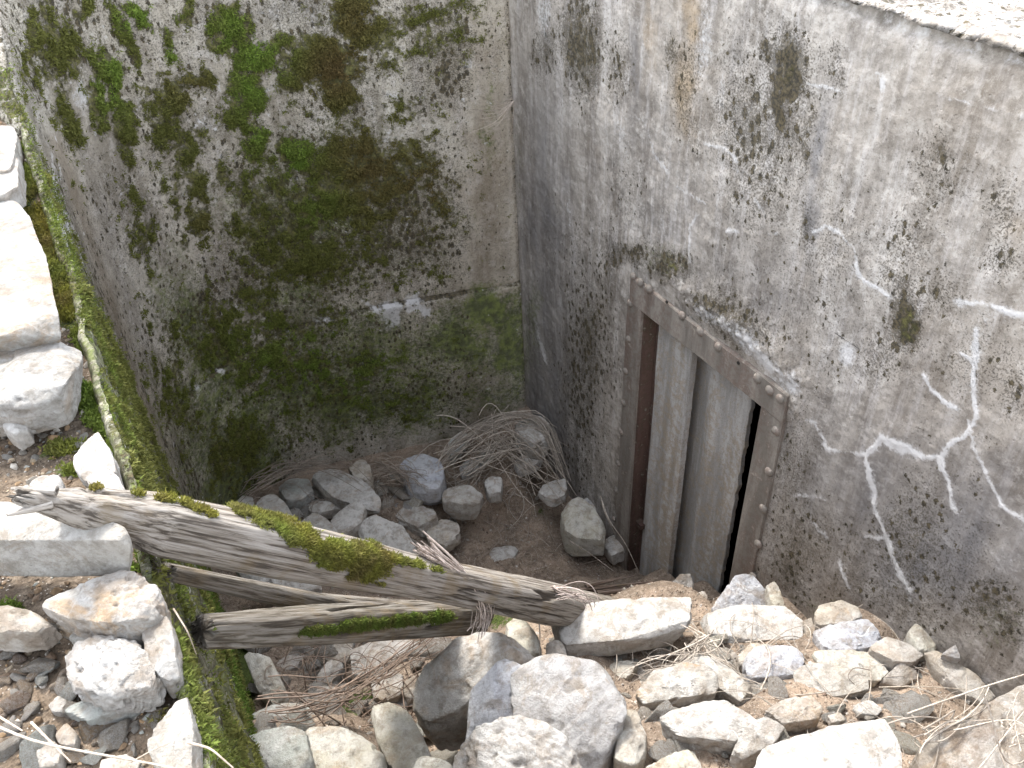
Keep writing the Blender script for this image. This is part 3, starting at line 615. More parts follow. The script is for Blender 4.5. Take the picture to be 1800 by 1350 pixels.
# along the rim and on the ledge
w = sst(GM + .4 * fbm(GP, 30, 3, 110), .4, .9) * GOK
i = pick(w, 60000); pt = GP[i] + rng.normal(size=(len(i), 3)) * .004 + np.array([0, 0, 1.]) * (.018 * rng.random(len(i)) * (vn(GP[i], 25, 8) * .5 + .6))[:, None]
gy_ = blobs(GU[i], GV[i], [(75, 400, 50, 90, -15, 1), (110, 540, 50, 60, 0, .9), (110, 800, 80, 40, 0, .6), (345, 1280, 30, 70, 0, .6), (195, 1190, 30, 40, 0, .8), (290, 1275, 34, 26, 0, .9)])[:, None]
nn_ = (vn(pt, 30, 9) * .5 + .5)[:, None]
col = (YEL * .85 * nn_ + BROWN * 1.5 * (1 - nn_)) * gy_ + (LIME * .9 * nn_ + GREEN * (1 - nn_)) * (1 - gy_)
tag(moss_obj('ledge_moss', pt, np.tile([.3, 0, .8], (len(pt), 1)), col, .0085, width=.5), 'yellow green moss cushions along the rim of the left ledge', 'moss', kind='stuff')
# just under the rim on the left face
edge_w = WALL_MF * sst(WALL_P[:, 2], rim_z(WALL_P[:, 1]) - .55, rim_z(WALL_P[:, 1])) * sst(WALL_P[:, 1], 3.35, 3.0) * (WALL_P[:, 1] > .8)
w = edge_w * sst(WALL_P[:, 2], rim_z(WALL_P[:, 1]) - .012, rim_z(WALL_P[:, 1]) - .03) * sst(fbm(np.stack([WALL_P[:, 1], 0 * edge_w, WALL_P[:, 2]], 1) * [1.5, 1, 1], 9, 4, 120), .0, .28)
w = w + 2.0 * (~WALL_MF) * (WALL_P[:, 1] > .8) * (WALL_P[:, 1] < 3.2) * (WALL_P[:, 0] < 0) * sst(fbm(WALL_P * [0, 1, 0], 5, 3, 133), -.25, .15)
low = WALL_MF * sst(WALL_P[:, 2], -2.0, -2.6) * sst(WALL_P[:, 1], 3.0, 2.6) * (WALL_P[:, 1] > 1.2)
w = w + low * .5 * sst(fbm(WALL_P, 6, 3, 121), -.2, .3)
i = pick(w, 45000); pt = WALL_P[i] + WALL_N[i] * (.010 * rng.random(len(i)))[:, None] + rng.normal(size=(len(i), 3)) * .003
nn_ = (vn(pt, 26, 10) * .5 + .5)[:, None]; tl_ = sst(WALL_P[i][:, 2], -2.2, -1.4)[:, None]
col = (LIME * .75 * nn_ + OLIVE * (1 - nn_)) * tl_ + GREEN * .9 * (1 - tl_)
tag(moss_obj('side_moss', pt, WALL_N[i] + np.array([0, 0, .4]), col, .008, width=.5), 'green and yellowish moss hanging just below the left rim', 'moss', kind='stuff')

# ------------------------------------------------------------------ stones
def ico(n):
    bm = bmesh.new(); bmesh.ops.create_icosphere(bm, subdivisions=n, radius=1)
    V = np.array([v.co[:] for v in bm.verts]); F = np.array([[v.index for v in f.verts] for f in bm.faces]); bm.free(); return V, F
ICO = {n: ico(n) for n in (1, 2, 3, 4, 5, 6)}
def hull_planes(P):
    bm = bmesh.new()
    for p in P: bm.verts.new(p)
    bmesh.ops.convex_hull(bm, input=bm.verts[:]); bm.normal_update()
    c = P.mean(0); out = {}
    for f in bm.faces:
        n = np.array(f.normal[:]); p = np.array(f.verts[0].co[:]); d = n @ (p - c)
        if f.calc_area() < 1e-9: continue
        if d < 0: n, d = -n, -d
        out[tuple(np.round(np.r_[n, d], 2))] = (n, d)
    bm.free()
    return c, np.array([o[0] for o in out.values()]), np.maximum(np.array([o[1] for o in out.values()]), 1e-3)
def stone_mesh(name, P, lvl=4, rough=1.0, sharp=16, seed=0, chips=7):
    sharp = sharp * 4.5
    c, n, d = hull_planes(P)
    r = np.random.default_rng(seed); ext = P - c; size = np.sqrt((ext ** 2).sum(1)).mean()
    Uq, s, Vt = np.linalg.svd(ext - ext.mean(0), full_matrices=False)
    sc = np.maximum(s / s[0], .2)
    D, F = ICO[lvl]; D = (D * sc) @ Vt
    D = D / np.linalg.norm(D, axis=1)[:, None]
    for _ in range(chips):                                      # broken-off corners
        k = ext[r.integers(len(ext))]; q = k / np.linalg.norm(k) + r.normal(size=3) * .25; q /= np.linalg.norm(q)
        n = np.vstack([n, q]); d = np.r_[d, (ext @ q).max() * r.uniform(.87, .98)]
    for _ in range(9):                                          # flat fracture faces in random directions
        q = r.normal(size=3); q /= np.linalg.norm(q); n = np.vstack([n, q]); d = np.r_[d, (ext @ q).max() * r.uniform(.74, .95)]
    R = np.clip(D @ n.T, 0, None) / d
    rad = (R ** sharp).sum(1) ** (-1.0 / sharp)
    V = D * rad[:, None]
    o = r.random(3) * 50; f = .12 / max(size, .02)
    amp = size * rough
    dn = .085 + .024 * fbm(V + o, 9 * f * 2, 2, 1) + .045 * fbm(V + o, 26 * f * 2, 3, 2) * (1 if lvl > 3 else .4)
    lay = r.normal(size=3); lay /= np.linalg.norm(lay)
    tt = (V @ lay) / size * 9 + 1.4 * fbm(V + o, 14 * f * 2, 2, 3)
    dn = dn + .012 * (np.abs((tt % 1) - .5) * 2 - .5)
    dn = dn - .05 * sst(fbm(V + o + 9, 16 * f * 2, 2, 7), .25, .5)
    V = V + D * (amp * dn)[:, None]
    if F[0] is not None and np.linalg.det(np.stack([D[F[0][0]], D[F[0][1]], D[F[0][2]]])) < 0: F = F[:, ::-1]
    me = mesh_np(name, V, F); me.set_sharp_from_angle(angle=math.radians(24 if lvl > 3 else 32))
    return c, me
TINT = dict(white=(.48, .46, .425), pale=(.43, .405, .36), tan=(.46, .41, .34), blue=(.43, .45, .50), grey=(.38, .37, .36), warm=(.44, .40, .35), green=(.37, .385, .35), dirty=(.30, .265, .22), dark=(.17, .15, .12), cream=(.48, .455, .375), ochre=(.34, .24, .145), rust=(.24, .15, .09), bluepale=(.44, .445, .47), greyish=(.36, .35, .34), chalk=(.33, .315, .285))
def finish(o, tint, iron=.3, vein=.2, dirt=.2):
    o['tint'] = [float(x) for x in TINT[tint]]; o['mixer'] = [float(iron), float(vein), float(dirt)]
seedc = [100]
HERO = []; USED = set()
def short(lb):
    out = []
    for k, wd in enumerate(lb.split()):
        if k >= 2 and wd in ('lying', 'leaning', 'on', 'in', 'at', 'beside', 'under', 'with', 'right', 'left', 'below', 'behind', 'between', 'above', 'standing', 'of', 'against', 'wedged', 'half', 'directly', 'beneath', 'squeezed', 'tucked', 'close', 'from', 'slanting', 'carrying', 'seen', 'by', 'low', 'alone', 'just', 'as'): break
        out.append(wd)
    return ' '.join(out[:5])
def rock(label, z, th, pts, tint='pale', name='stone', lvl=None, rough=1.0, sharp=16, iron=.3, vein=.15, dirt=.35, shrink=.95, off=(0, 0), chips=7, dlt=None, ledge=False, cat='stone'):
    """pts: outline of the upper face in photo pixels with height offsets; the stone continues th metres down"""
    mx, my = np.mean([p[0] for p in pts]), np.mean([p[1] for p in pts])
    if z < -1.5:
        q_ = hit_floor(mx, my, th * .62)
        if -.12 < q_[0] < 1.95: z = max(z, min(float(q_[2]), z + .16))
    top = np.array([at_z(p[0], p[1], z + (p[2] if len(p) > 2 else 0)) for p in pts])
    c = top.mean(0); bot = top.copy(); bot[:, :2] = c[:2] + (bot[:, :2] - c[:2]) * shrink + np.array(off); bot[:, 2] = np.minimum(bot[:, 2] - th, c[2] - th * .55)
    dome = c + np.array([0, 0, .12 * th]); 
    Pn = np.vstack([top, bot, dome[None]])
    seedc[0] += 1
    ctr = Pn.mean(0); uu, vv, _ = pix(ctr[None]); sz = np.ptp([p[0] for p in pts])
    if lvl is None: lvl = 5 if sz > 70 else 4
    cc, me = stone_mesh(name, Pn, lvl, rough, sharp, seedc[0], chips)
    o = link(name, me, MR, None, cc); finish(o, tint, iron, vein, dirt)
    tag(o, label, cat); HERO.append((uu[0], vv[0], short(label))); return o

# --- rubble bank in the right foreground
rock('long flat pale slab lying across the end of the timber beam', -2.50, .10, [(950, 1078), (1000, 1068), (1150, 1050), (1210, 1045), (1222, 1062), (1205, 1098), (1140, 1116), (1080, 1124), (1000, 1132), (972, 1114)], 'white', lvl=6, rough=.6, sharp=26, dirt=.1, name='stone_slab', iron=.15)
rock('flat white slab right of the long slab, under a dry stem', -2.60, .075, [(1226, 1078), (1300, 1067), (1400, 1066), (1421, 1085), (1412, 1122), (1330, 1124), (1260, 1122), (1236, 1105)], 'white', lvl=6, rough=.6, sharp=24, dirt=.1, name='stone_slab')
rock('pointed wedge stone standing at the foot of the steel door', -2.74, .10, [(1248, 1078, -.03), (1270, 1045, -.0), (1297, 1010, .03), (1325, 1014, .02), (1345, 1030, 0), (1352, 1064, -.04), (1300, 1075, -.05)], 'blue', vein=.5, sharp=22, lvl=5)
rock('small upright pale stone beside the wedge stone at the right door jamb', -2.70, .08, [(1348, 1030), (1362, 1023), (1370, 1038), (1380, 1066), (1358, 1066)], 'cream')
rock('rough tan stone lying on top of the bluish stone against the wall', -2.50, .055, [(1428, 1088), (1442, 1066), (1480, 1057), (1516, 1070), (1519, 1082), (1490, 1094), (1445, 1096)], 'tan', iron=.7, lvl=5)
rock('bluish stone with a short white vein under the rough tan stone', -2.55, .07, [(1430, 1106), (1470, 1098), (1535, 1088), (1549, 1118), (1530, 1136), (1490, 1142), (1440, 1140)], 'blue', vein=1, lvl=5, iron=0)
rock('broad pale stone below the bluish veined stone', -2.55, .065, [(1430, 1143), (1480, 1140), (1530, 1150), (1562, 1178), (1540, 1196), (1490, 1190), (1445, 1170)], 'cream', lvl=5)
rock('block with a flat diamond shaped top near the wall', -2.44, .075, [(1527, 1136), (1567, 1113), (1625, 1150), (1604, 1164), (1572, 1162), (1545, 1148)], 'warm', sharp=30, rough=.5, lvl=5, name='stone_block')
rock('small tan wedge in front of the diamond topped block', -2.46, .05, [(1547, 1198, -.03), (1590, 1160, .02), (1606, 1172), (1612, 1192, -.02), (1580, 1206, -.03)], 'tan')
rock('smooth rounded stone leaning against the wall above the leaning slab', -2.44, .13, [(1595, 1112), (1610, 1094), (1632, 1096), (1650, 1128), (1640, 1146), (1612, 1140)], 'cream', rough=.5, sharp=10)
rock('long dusty slab leaning along the foot of the right wall', -2.40, .07, [(1625, 1138, .01), (1655, 1150), (1715, 1188, 0), (1757, 1228, -.01), (1735, 1238, -.02), (1690, 1215, -.02), (1640, 1172, -.02)], 'tan', dirt=.5, lvl=5, name='stone_slab')
rock('small grey three sided stone on the leaning slab', -2.36, .03, [(1656, 1150), (1680, 1133, .02), (1688, 1158)], 'grey')
rock('bluish white square stone below the white slab', -2.47, .07, [(1305, 1152), (1330, 1140), (1400, 1136), (1411, 1155), (1405, 1184), (1320, 1190)], 'blue', lvl=5, iron=.4, name='stone_block')
rock('tan knob of stone just left behind the bluish white square stone', -2.50, .06, [(1296, 1150), (1320, 1132), (1360, 1130), (1340, 1146), (1304, 1170)], 'tan')
rock('flat half buried pale stone right of the bluish white square stone', -2.50, .04, [(1395, 1178), (1430, 1168), (1500, 1180), (1537, 1198), (1530, 1210), (1440, 1226), (1395, 1222)], 'pale', dirt=.35, lvl=5)
rock('rounded stone with a tan underside right of the grey boulder', -2.36, .09, [(1122, 1218), (1150, 1182), (1200, 1168), (1245, 1172), (1264, 1192), (1255, 1214), (1180, 1222), (1135, 1236)], 'pale', iron=.8, lvl=5)
rock('elongated pale stone slanting behind the tan sided stone', -2.42, .07, [(1188, 1152), (1215, 1144), (1255, 1158), (1300, 1190), (1327, 1214), (1300, 1232), (1262, 1200)], 'pale', lvl=5, vein=.4)
rock('wide ribbed white stone with a dry moss tuft on its front', -2.26, .11, [(1158, 1256), (1200, 1236), (1290, 1234), (1342, 1260), (1330, 1288), (1290, 1300), (1165, 1290)], 'white', lvl=5, vein=.6)
rock('brown sided stone behind the giant white slab', -2.30, .08, [(1345, 1246), (1385, 1230), (1425, 1225), (1446, 1244), (1436, 1262), (1370, 1272)], 'warm', iron=.6, lvl=5)
rock('white slanting stone between the ribbed stone and the giant slab', -2.20, .10, [(1288, 1318, -.03), (1305, 1285), (1345, 1256, .02), (1378, 1276), (1360, 1305), (1310, 1330, -.03)], 'white', lvl=5)
rock('giant white slab at the bottom edge of the photo', -2.02, .16, [(1292, 1372), (1345, 1308), (1450, 1280), (1562, 1258), (1578, 1290), (1584, 1380), (1560, 1460), (1300, 1460)], 'white', lvl=6, rough=.5, sharp=22, dirt=.05, name='stone_slab', iron=.1)
rock('small tan stone in front of the ribbed white stone', -2.16, .06, [(1135, 1348), (1210, 1318), (1226, 1326), (1234, 1360), (1150, 1380)], 'cream', iron=.5)
rock('egg shaped white stone right beside the grey boulder', -2.24, .12, [(1085, 1280), (1102, 1242), (1125, 1250), (1135, 1285), (1132, 1330), (1100, 1352), (1082, 1330)], 'cream', sharp=10, lvl=5)
rock('big coarse grey boulder in the middle of the foreground', -2.17, .24, [(900, 1165, .02), (940, 1146, .05), (1010, 1158, .05), (1062, 1168, .04), (1098, 1225, .01), (1100, 1250, .0), (1078, 1290, -.03), (1050, 1345, -.07), (1000, 1370, -.09), (905, 1262, -.03)], 'greyish', lvl=6, rough=.55, sharp=20, iron=.1, dirt=.05, vein=0, name='boulder', cat='boulder')
rock('blue grey boulder leaning on the coarse grey boulder', -2.20, .22, [(832, 1196, .0), (880, 1152, .04), (925, 1146, .05), (915, 1200, .02), (900, 1262, -.03), (855, 1282, -.04), (818, 1312, -.05)], 'bluepale', lvl=6, rough=.5, sharp=18, iron=0, dirt=.1, name='boulder', cat='boulder')
rock('large white boulder with a tan shaded flank left of the blue grey boulder', -2.32, .26, [(722, 1232, -.07), (750, 1175, -.03), (800, 1122, .03), (850, 1105, .05), (905, 1106, .06), (948, 1140, .04), (885, 1165, .01), (835, 1205, -.02), (800, 1245, -.06), (750, 1262, -.08)], 'white', lvl=6, rough=.8, sharp=18, iron=.45, name='boulder', cat='boulder', shrink=.8)
rock('lumpy white boulder at the bottom edge below the grey boulder', -2.05, .16, [(798, 1330, -.05), (860, 1264, .0), (900, 1258, 0), (950, 1285, .0), (1000, 1298, -.01), (1022, 1345, -.04), (1010, 1400, -.08), (820, 1410, -.08)], 'white', lvl=6, rough=1.3, iron=.3, name='boulder', cat='boulder')
rock('tall narrow pale block standing left of the white boulder', -2.36, .20, [(650, 1245, -.02), (680, 1228, 0), (712, 1238, 0), (735, 1280, -.02), (758, 1330, -.04), (740, 1360, -.06), (700, 1370, -.06), (665, 1300, -.03)], 'cream', lvl=5, sharp=24, rough=.6, name='stone_block')
rock('greenish pale stone at the bottom edge next to the left wall', -2.32, .12, [(408, 1304, -.02), (500, 1280), (545, 1283), (556, 1320), (540, 1370), (480, 1380, -.04), (430, 1345, -.03)], 'green', lvl=5, dirt=.1, iron=.1)
rock('cream stone with brown staining right of the greenish stone', -2.36, .13, [(535, 1282), (600, 1280), (635, 1292), (668, 1322), (684, 1360), (640, 1400), (545, 1400), (552, 1330)], 'cream', lvl=5, iron=.6, dirt=.15)
rock('small pale stone at the bottom edge between two boulders', -2.16, .09, [(722, 1362), (742, 1328), (775, 1332), (805, 1352), (800, 1400), (730, 1400)], 'cream', lvl=5)
rock('tan pointed stone between white boulder and long slab', -2.50, .12, [(884, 1102), (905, 1086), (928, 1092), (945, 1118), (952, 1150), (900, 1140)], 'cream')
rock('small white stone under the left end of the long slab', -2.46, .07, [(961, 1132), (975, 1124), (990, 1130), (998, 1158), (965, 1162)], 'white')
rock('yellowish stone in the hollow under the long slab', -2.60, .05, [(1070, 1168), (1110, 1160), (1125, 1166), (1100, 1192), (1078, 1190)], 'cream')
rock('small brown stone under the right end of the white slab', -2.56, .04, [(1268, 1148), (1290, 1144), (1298, 1155), (1280, 1162)], 'dirty')
rock('thin white stone on the soil right of the brown sided stone', -2.36, .025, [(1502, 1240), (1530, 1230), (1552, 1246), (1540, 1256), (1510, 1254)], 'white')
rock('yellow brown stone behind the far edge of the giant slab', -2.30, .03, [(1456, 1258), (1478, 1252), (1486, 1264), (1462, 1270)], 'tan', iron=.9)
rock('greenish flat chips of stone at the foot of the right wall', -2.40, .02, [(1735, 1240), (1780, 1232), (1790, 1246), (1745, 1256)], 'green')
rock('grey tan block leaning in the shade between white slab and bluish stone', -2.62, .07, [(1412, 1090), (1425, 1084), (1432, 1110), (1420, 1120)], 'dirty')
rock('dark rounded stone at the foot of the folded door plates', -3.28, .10, [(1172, 1040), (1190, 1010, .02), (1212, 1006, .02), (1219, 1030), (1200, 1048)], 'dirty', dirt=.7)
rock('small dark stone right of the rounded stone at the door foot', -3.05, .07, [(1222, 1045), (1240, 1038), (1246, 1065), (1230, 1072)], 'dirty', dirt=.6)
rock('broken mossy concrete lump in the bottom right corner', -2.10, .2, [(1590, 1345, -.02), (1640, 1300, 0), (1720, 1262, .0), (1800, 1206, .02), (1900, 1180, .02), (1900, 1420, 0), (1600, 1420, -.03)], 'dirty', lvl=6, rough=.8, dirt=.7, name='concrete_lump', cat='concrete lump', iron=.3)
# --- hollow below the beam
rock('narrow pale block with a round hole standing by the left wall', -2.78, .10, [(430, 1152, .03), (448, 1144, .04), (467, 1144, .03), (488, 1190), (508, 1228, -.04), (480, 1236, -.05), (455, 1210, -.02)], 'cream', sharp=24, name='stone_block', dirt=.25)
rock('flat pale stone low in the hollow beside the left wall', -2.80, .05, [(438, 1258), (480, 1240), (530, 1238), (552, 1248), (548, 1262), (470, 1270)], 'green', lvl=5)
rock('upright rounded tan stone in the hollow below the beam', -2.93, .09, [(550, 1202, -.02), (575, 1165), (595, 1154, .02), (603, 1172), (585, 1196, -.02), (570, 1206, -.03)], 'warm', sharp=11)
rock('tan stone tucked under the lower beam limb', -3.05, .08, [(562, 1140), (600, 1128), (625, 1130), (612, 1160), (570, 1162)], 'tan')
rock('wide pale stone under the lower limb near the green moss', -2.95, .10, [(618, 1140), (668, 1128), (740, 1122), (722, 1150), (668, 1156), (655, 1190), (622, 1186)], 'warm', lvl=5)
rock('grey brown block in the middle of the twig filled hollow', -2.90, .09, [(652, 1192), (690, 1176), (708, 1186), (702, 1222), (660, 1232)], 'dirty')
rock('small stone at the left of the hollow under the limb', -3.0, .05, [(483, 1166), (510, 1152), (530, 1154), (528, 1170), (492, 1180)], 'warm', dirt=.5)
rock('dull stone right of the block in the hollow', -2.88, .07, [(706, 1200), (740, 1180), (768, 1190), (745, 1222), (715, 1232)], 'dirty', dirt=.6)
rock('half buried stone behind the narrow pale block', -2.95, .07, [(520, 1228), (560, 1208), (600, 1210), (610, 1228), (560, 1240)], 'dirty', dirt=.5)
# --- pile against the back wall
rock('long slanting slab on the left pile by the mossy wall', -3.24, .075, [(546, 836), (560, 822), (600, 830), (640, 850), (672, 880), (660, 896), (625, 888), (575, 866)], 'white', lvl=5, sharp=24, iron=.3, name='stone_slab')
rock('small upright crumbly tan stone at the top of the left pile', -3.26, .12, [(612, 818), (622, 809), (640, 808), (650, 822), (657, 850), (630, 850)], 'tan', iron=.4)
rock('smooth light grey stone with a rounded top between the two piles', -3.28, .15, [(702, 830), (706, 808), (748, 796), (770, 806), (786, 835), (780, 858), (745, 860), (715, 850)], 'blue', lvl=5, sharp=14, rough=.4, iron=0, dirt=.05)
rock('brown grey square block below the light grey stone', -3.34, .13, [(779, 862), (820, 850), (848, 868), (842, 884), (800, 886), (778, 878)], 'pale', sharp=26, rough=.6, name='stone_block')
rock('small rough stone right above the square block', -3.36, .10, [(852, 846), (866, 836), (882, 842), (880, 862), (858, 868)], 'white', dirt=.5)
rock('large pale block leaning at the foot of the right wall', -3.46, .18, [(985, 905, .0), (998, 880, .04), (1015, 872, .05), (1038, 886, .03), (1064, 925, .0), (1062, 948, -.02), (1015, 945, -.03), (992, 930, -.02)], 'cream', lvl=5, sharp=26, rough=.45, dirt=.1, iron=.2, name='stone_block')
rock('white stone right of the large leaning block', -3.62, .09, [(1060, 955), (1078, 938), (1096, 944), (1098, 966), (1075, 976)], 'white')
rock('pale wedge stone with a flat top under the dry stems near the corner', -3.42, .06, [(945, 862), (962, 848), (992, 840), (998, 866), (968, 880)], 'white', sharp=26)
rock('grey stone squeezed behind the large leaning block', -3.58, .09, [(1022, 882), (1040, 868), (1058, 868), (1056, 892), (1036, 900)], 'grey')
rock('white stone alone on the brown soil', -3.62, .045, [(855, 978), (870, 962), (905, 959), (912, 970), (895, 984), (862, 992)], 'white', dirt=.3)
rock('flat faced brown stone at the left of the left pile', -3.18, .10, [(446, 892), (462, 872), (482, 868), (500, 884), (520, 915), (522, 930), (490, 918)], 'white', lvl=5, sharp=26, rough=.5)
rock('forked pale stone in front of the slanting slab', -3.16, .12, [(566, 930), (595, 900), (628, 878, .03), (641, 892, .03), (634, 918), (600, 942)], 'white', lvl=5)
rock('big pale ridged stone right behind the mossy beam', -3.18, .14, [(630, 930, -.02), (638, 902, .04), (665, 908, .03), (705, 926, .0), (732, 966, -.04), (738, 988, -.05), (690, 984, -.05), (645, 972, -.05)], 'white', lvl=5, sharp=22, dirt=.1)
rock('greenish grey stone under the dry stems of the left pile', -3.28, .09, [(488, 860), (508, 842), (538, 838), (548, 862), (530, 876), (500, 878)], 'green')
rock('narrow dark stone beneath the slanting slab', -3.30, .06, [(540, 884), (590, 880), (598, 892), (560, 902), (545, 898)], 'pale')
rock('stone with a peaked top close behind the mossy part of the beam', -3.15, .10, [(520, 922, -.02), (548, 900, .03), (575, 915, .02), (600, 944, -.01), (570, 956, -.03), (535, 945, -.03)], 'white', lvl=5)
rock('large brown stone in the corner under the crown of dry stems', -3.26, .14, [(905, 760), (912, 736, .02), (940, 728, .02), (962, 740), (964, 768), (935, 782)], 'pale', lvl=5, sharp=12)
rock('pale grey stone under the left side of the stem crown', -3.38, .07, [(785, 792), (794, 768), (812, 758), (824, 766), (812, 786), (794, 802)], 'green')
rock('pinkish rough stone under the middle of the stem crown', -3.40, .07, [(903, 812), (918, 798), (945, 790), (953, 802), (940, 816), (912, 826)], 'white')
rock('flat mossy stone in the middle of the stem crown', -3.42, .05, [(836, 806), (850, 790), (868, 790), (866, 806), (848, 814)], 'green', dirt=.4)
rock('small pale stone low left under the stem crown', -3.44, .06, [(806, 822), (822, 808), (844, 812), (836, 826), (812, 832)], 'white')
rock('dark stone at the far left end of the left pile', -3.22, .07, [(412, 882), (426, 868), (442, 872), (446, 890), (424, 898)], 'pale')
rock('crumbly clod of pale mortar left of the brown soil', -3.45, .07, [(752, 936), (775, 916), (802, 922), (806, 942), (780, 954), (756, 950)], 'tan', rough=2.2, dirt=.4)
rock('dull brown stone between ridged stone and mortar clod', -3.42, .08, [(690, 898), (720, 886), (760, 896), (768, 912), (740, 926), (706, 916)], 'pale', dirt=.6)
rock('pale stone seen between the beam and its thin upper limb', -3.0, .10, [(412, 996), (436, 984), (470, 992), (478, 1014), (462, 1030), (430, 1016)], 'white', lvl=5)
rock('long pale stone between the beam and the lower limb', -2.95, .08, [(478, 1016), (500, 1006), (552, 1016), (566, 1032), (530, 1040), (490, 1036)], 'white', lvl=5)
# --- ledge on the left
LZ = -1.17
rock('big smooth white stone on the left ledge at the edge of the photo', -1.02, .07, [(-90, 350), (0, 346), (30, 358), (52, 385), (64, 440), (84, 510), (106, 570), (104, 592), (70, 600), (0, 602), (-90, 600)], 'chalk', lvl=6, rough=.5, sharp=18, iron=.7, dirt=.3, off=(-.02, .0), shrink=.95)
rock('grey white stone directly below the big smooth white stone', -1.08, .09, [(-90, 625), (30, 625), (100, 596), (126, 592), (136, 628), (128, 660), (90, 690), (20, 706), (-90, 705)], 'chalk', lvl=6, rough=.8, dirt=.1)
rock('large slab with white top and grey front carrying the end of the beam', -1.05, .10, [(-90, 880), (0, 882), (60, 892), (150, 900), (215, 925), (232, 950), (140, 938), (60, 930), (0, 948), (-90, 950)], 'pale', lvl=6, rough=.35, sharp=26, vein=.0, iron=.05, dirt=.05, name='stone_slab', shrink=.97)
rock('rough white and tan stone beneath the large slab', -1.12, .09, [(70, 1062), (140, 1034), (220, 1008), (262, 1018), (276, 1046), (270, 1080), (200, 1094), (130, 1086)], 'white', lvl=6, rough=1.2, iron=.8)
rock('pale square stone wedged beside the rim strip', -1.15, .06, [(250, 1112), (285, 1078), (300, 1100), (310, 1176), (284, 1190), (262, 1160)], 'pale', lvl=5)
rock('crumbling white stone in the gravel of the ledge', -1.15, .06, [(122, 1150), (150, 1122), (205, 1128), (240, 1140), (270, 1180), (262, 1202), (200, 1212), (140, 1200)], 'white', lvl=6, rough=2.2, dirt=.3)
rock('grey green stone below the crumbling white stone', -1.20, .06, [(110, 1245), (180, 1222), (250, 1196), (262, 1206), (235, 1236), (160, 1266)], 'green', lvl=5, dirt=.3)
rock('pale stone half under moss at the bottom of the rim', -1.16, .07, [(262, 1300), (300, 1262), (325, 1220), (334, 1260), (342, 1310), (345, 1370), (280, 1370)], 'pale', lvl=5, iron=.5)
rock('white stone beside the light green moss above the beam', -1.14, .06, [(130, 812), (150, 778), (172, 762), (190, 790), (206, 838), (190, 850), (150, 842)], 'white', lvl=5)
rock('small rounded stone at the left edge above the gravel moss', -1.14, .05, [(4, 748), (20, 734), (44, 736), (46, 752), (24, 762)], 'pale')
rock('white stone lying just above the splintered end of the beam', -1.15, .05, [(48, 852), (70, 836), (104, 838), (108, 856), (70, 864)], 'white')
rock('rounded white stone at the left edge above the big smooth one', -.98, .07, [(-60, 200), (0, 190), (20, 215), (28, 262), (14, 300), (-60, 310)], 'white', lvl=5, rough=.6)
rock('small white stone between rim moss and the big smooth stone', -1.02, .05, [(-10, 312), (14, 300), (30, 318), (34, 340), (8, 348)], 'white')
rock('pale stone at the upper left edge beside the rim strip', -.95, .07, [(-60, 100), (-4, 96), (8, 130), (14, 180), (-10, 194), (-60, 190)], 'pale', lvl=5)
rock('brown stone in the bottom left gravel', -1.20, .03, [(64, 1312), (90, 1300), (108, 1318), (100, 1345), (66, 1346)], 'tan', iron=.8)
rock('golden brown flat stone in the lower gravel', -1.20, .02, [(96, 1284), (118, 1272), (134, 1290), (130, 1312), (104, 1306)], 'tan', iron=.8)
rock('reddish round stone in the middle of the gravel', -1.21, .02, [(86, 1240), (100, 1222), (116, 1232), (112, 1248), (94, 1252)], 'tan', iron=1)
rock('flat beige stone at the bottom of the ledge', -1.18, .02, [(175, 1338), (220, 1328), (250, 1342), (240, 1362), (180, 1362)], 'tan', iron=.3)

rock('white rough stone at the left edge left of the rim moss', -1.0, .06, [(-60, 240), (0, 244), (22, 280), (30, 330), (10, 344), (-60, 344)], 'white', lvl=5)
rock('grey square stone between the pale lower stones and the light green moss', -1.12, .05, [(-60, 716), (-4, 712), (30, 706), (70, 700), (84, 716), (50, 732), (-60, 735)], 'pale', lvl=5)
rock('cracked white stone under the rim moss beside the beam', -1.13, .05, [(150, 842), (176, 812), (204, 838), (222, 866), (180, 872)], 'white', lvl=5)
rock('long beige stone at the left edge below the large slab', -1.14, .05, [(-60, 1075), (10, 1068), (60, 1078), (92, 1092), (60, 1110), (-60, 1110)], 'tan', lvl=5, dirt=.6)
rock('flat grey stone in the gravel under the rough white and tan stone', -1.17, .03, [(120, 1112), (160, 1098), (215, 1104), (232, 1122), (180, 1132), (130, 1130)], 'green', lvl=5, dirt=.4)
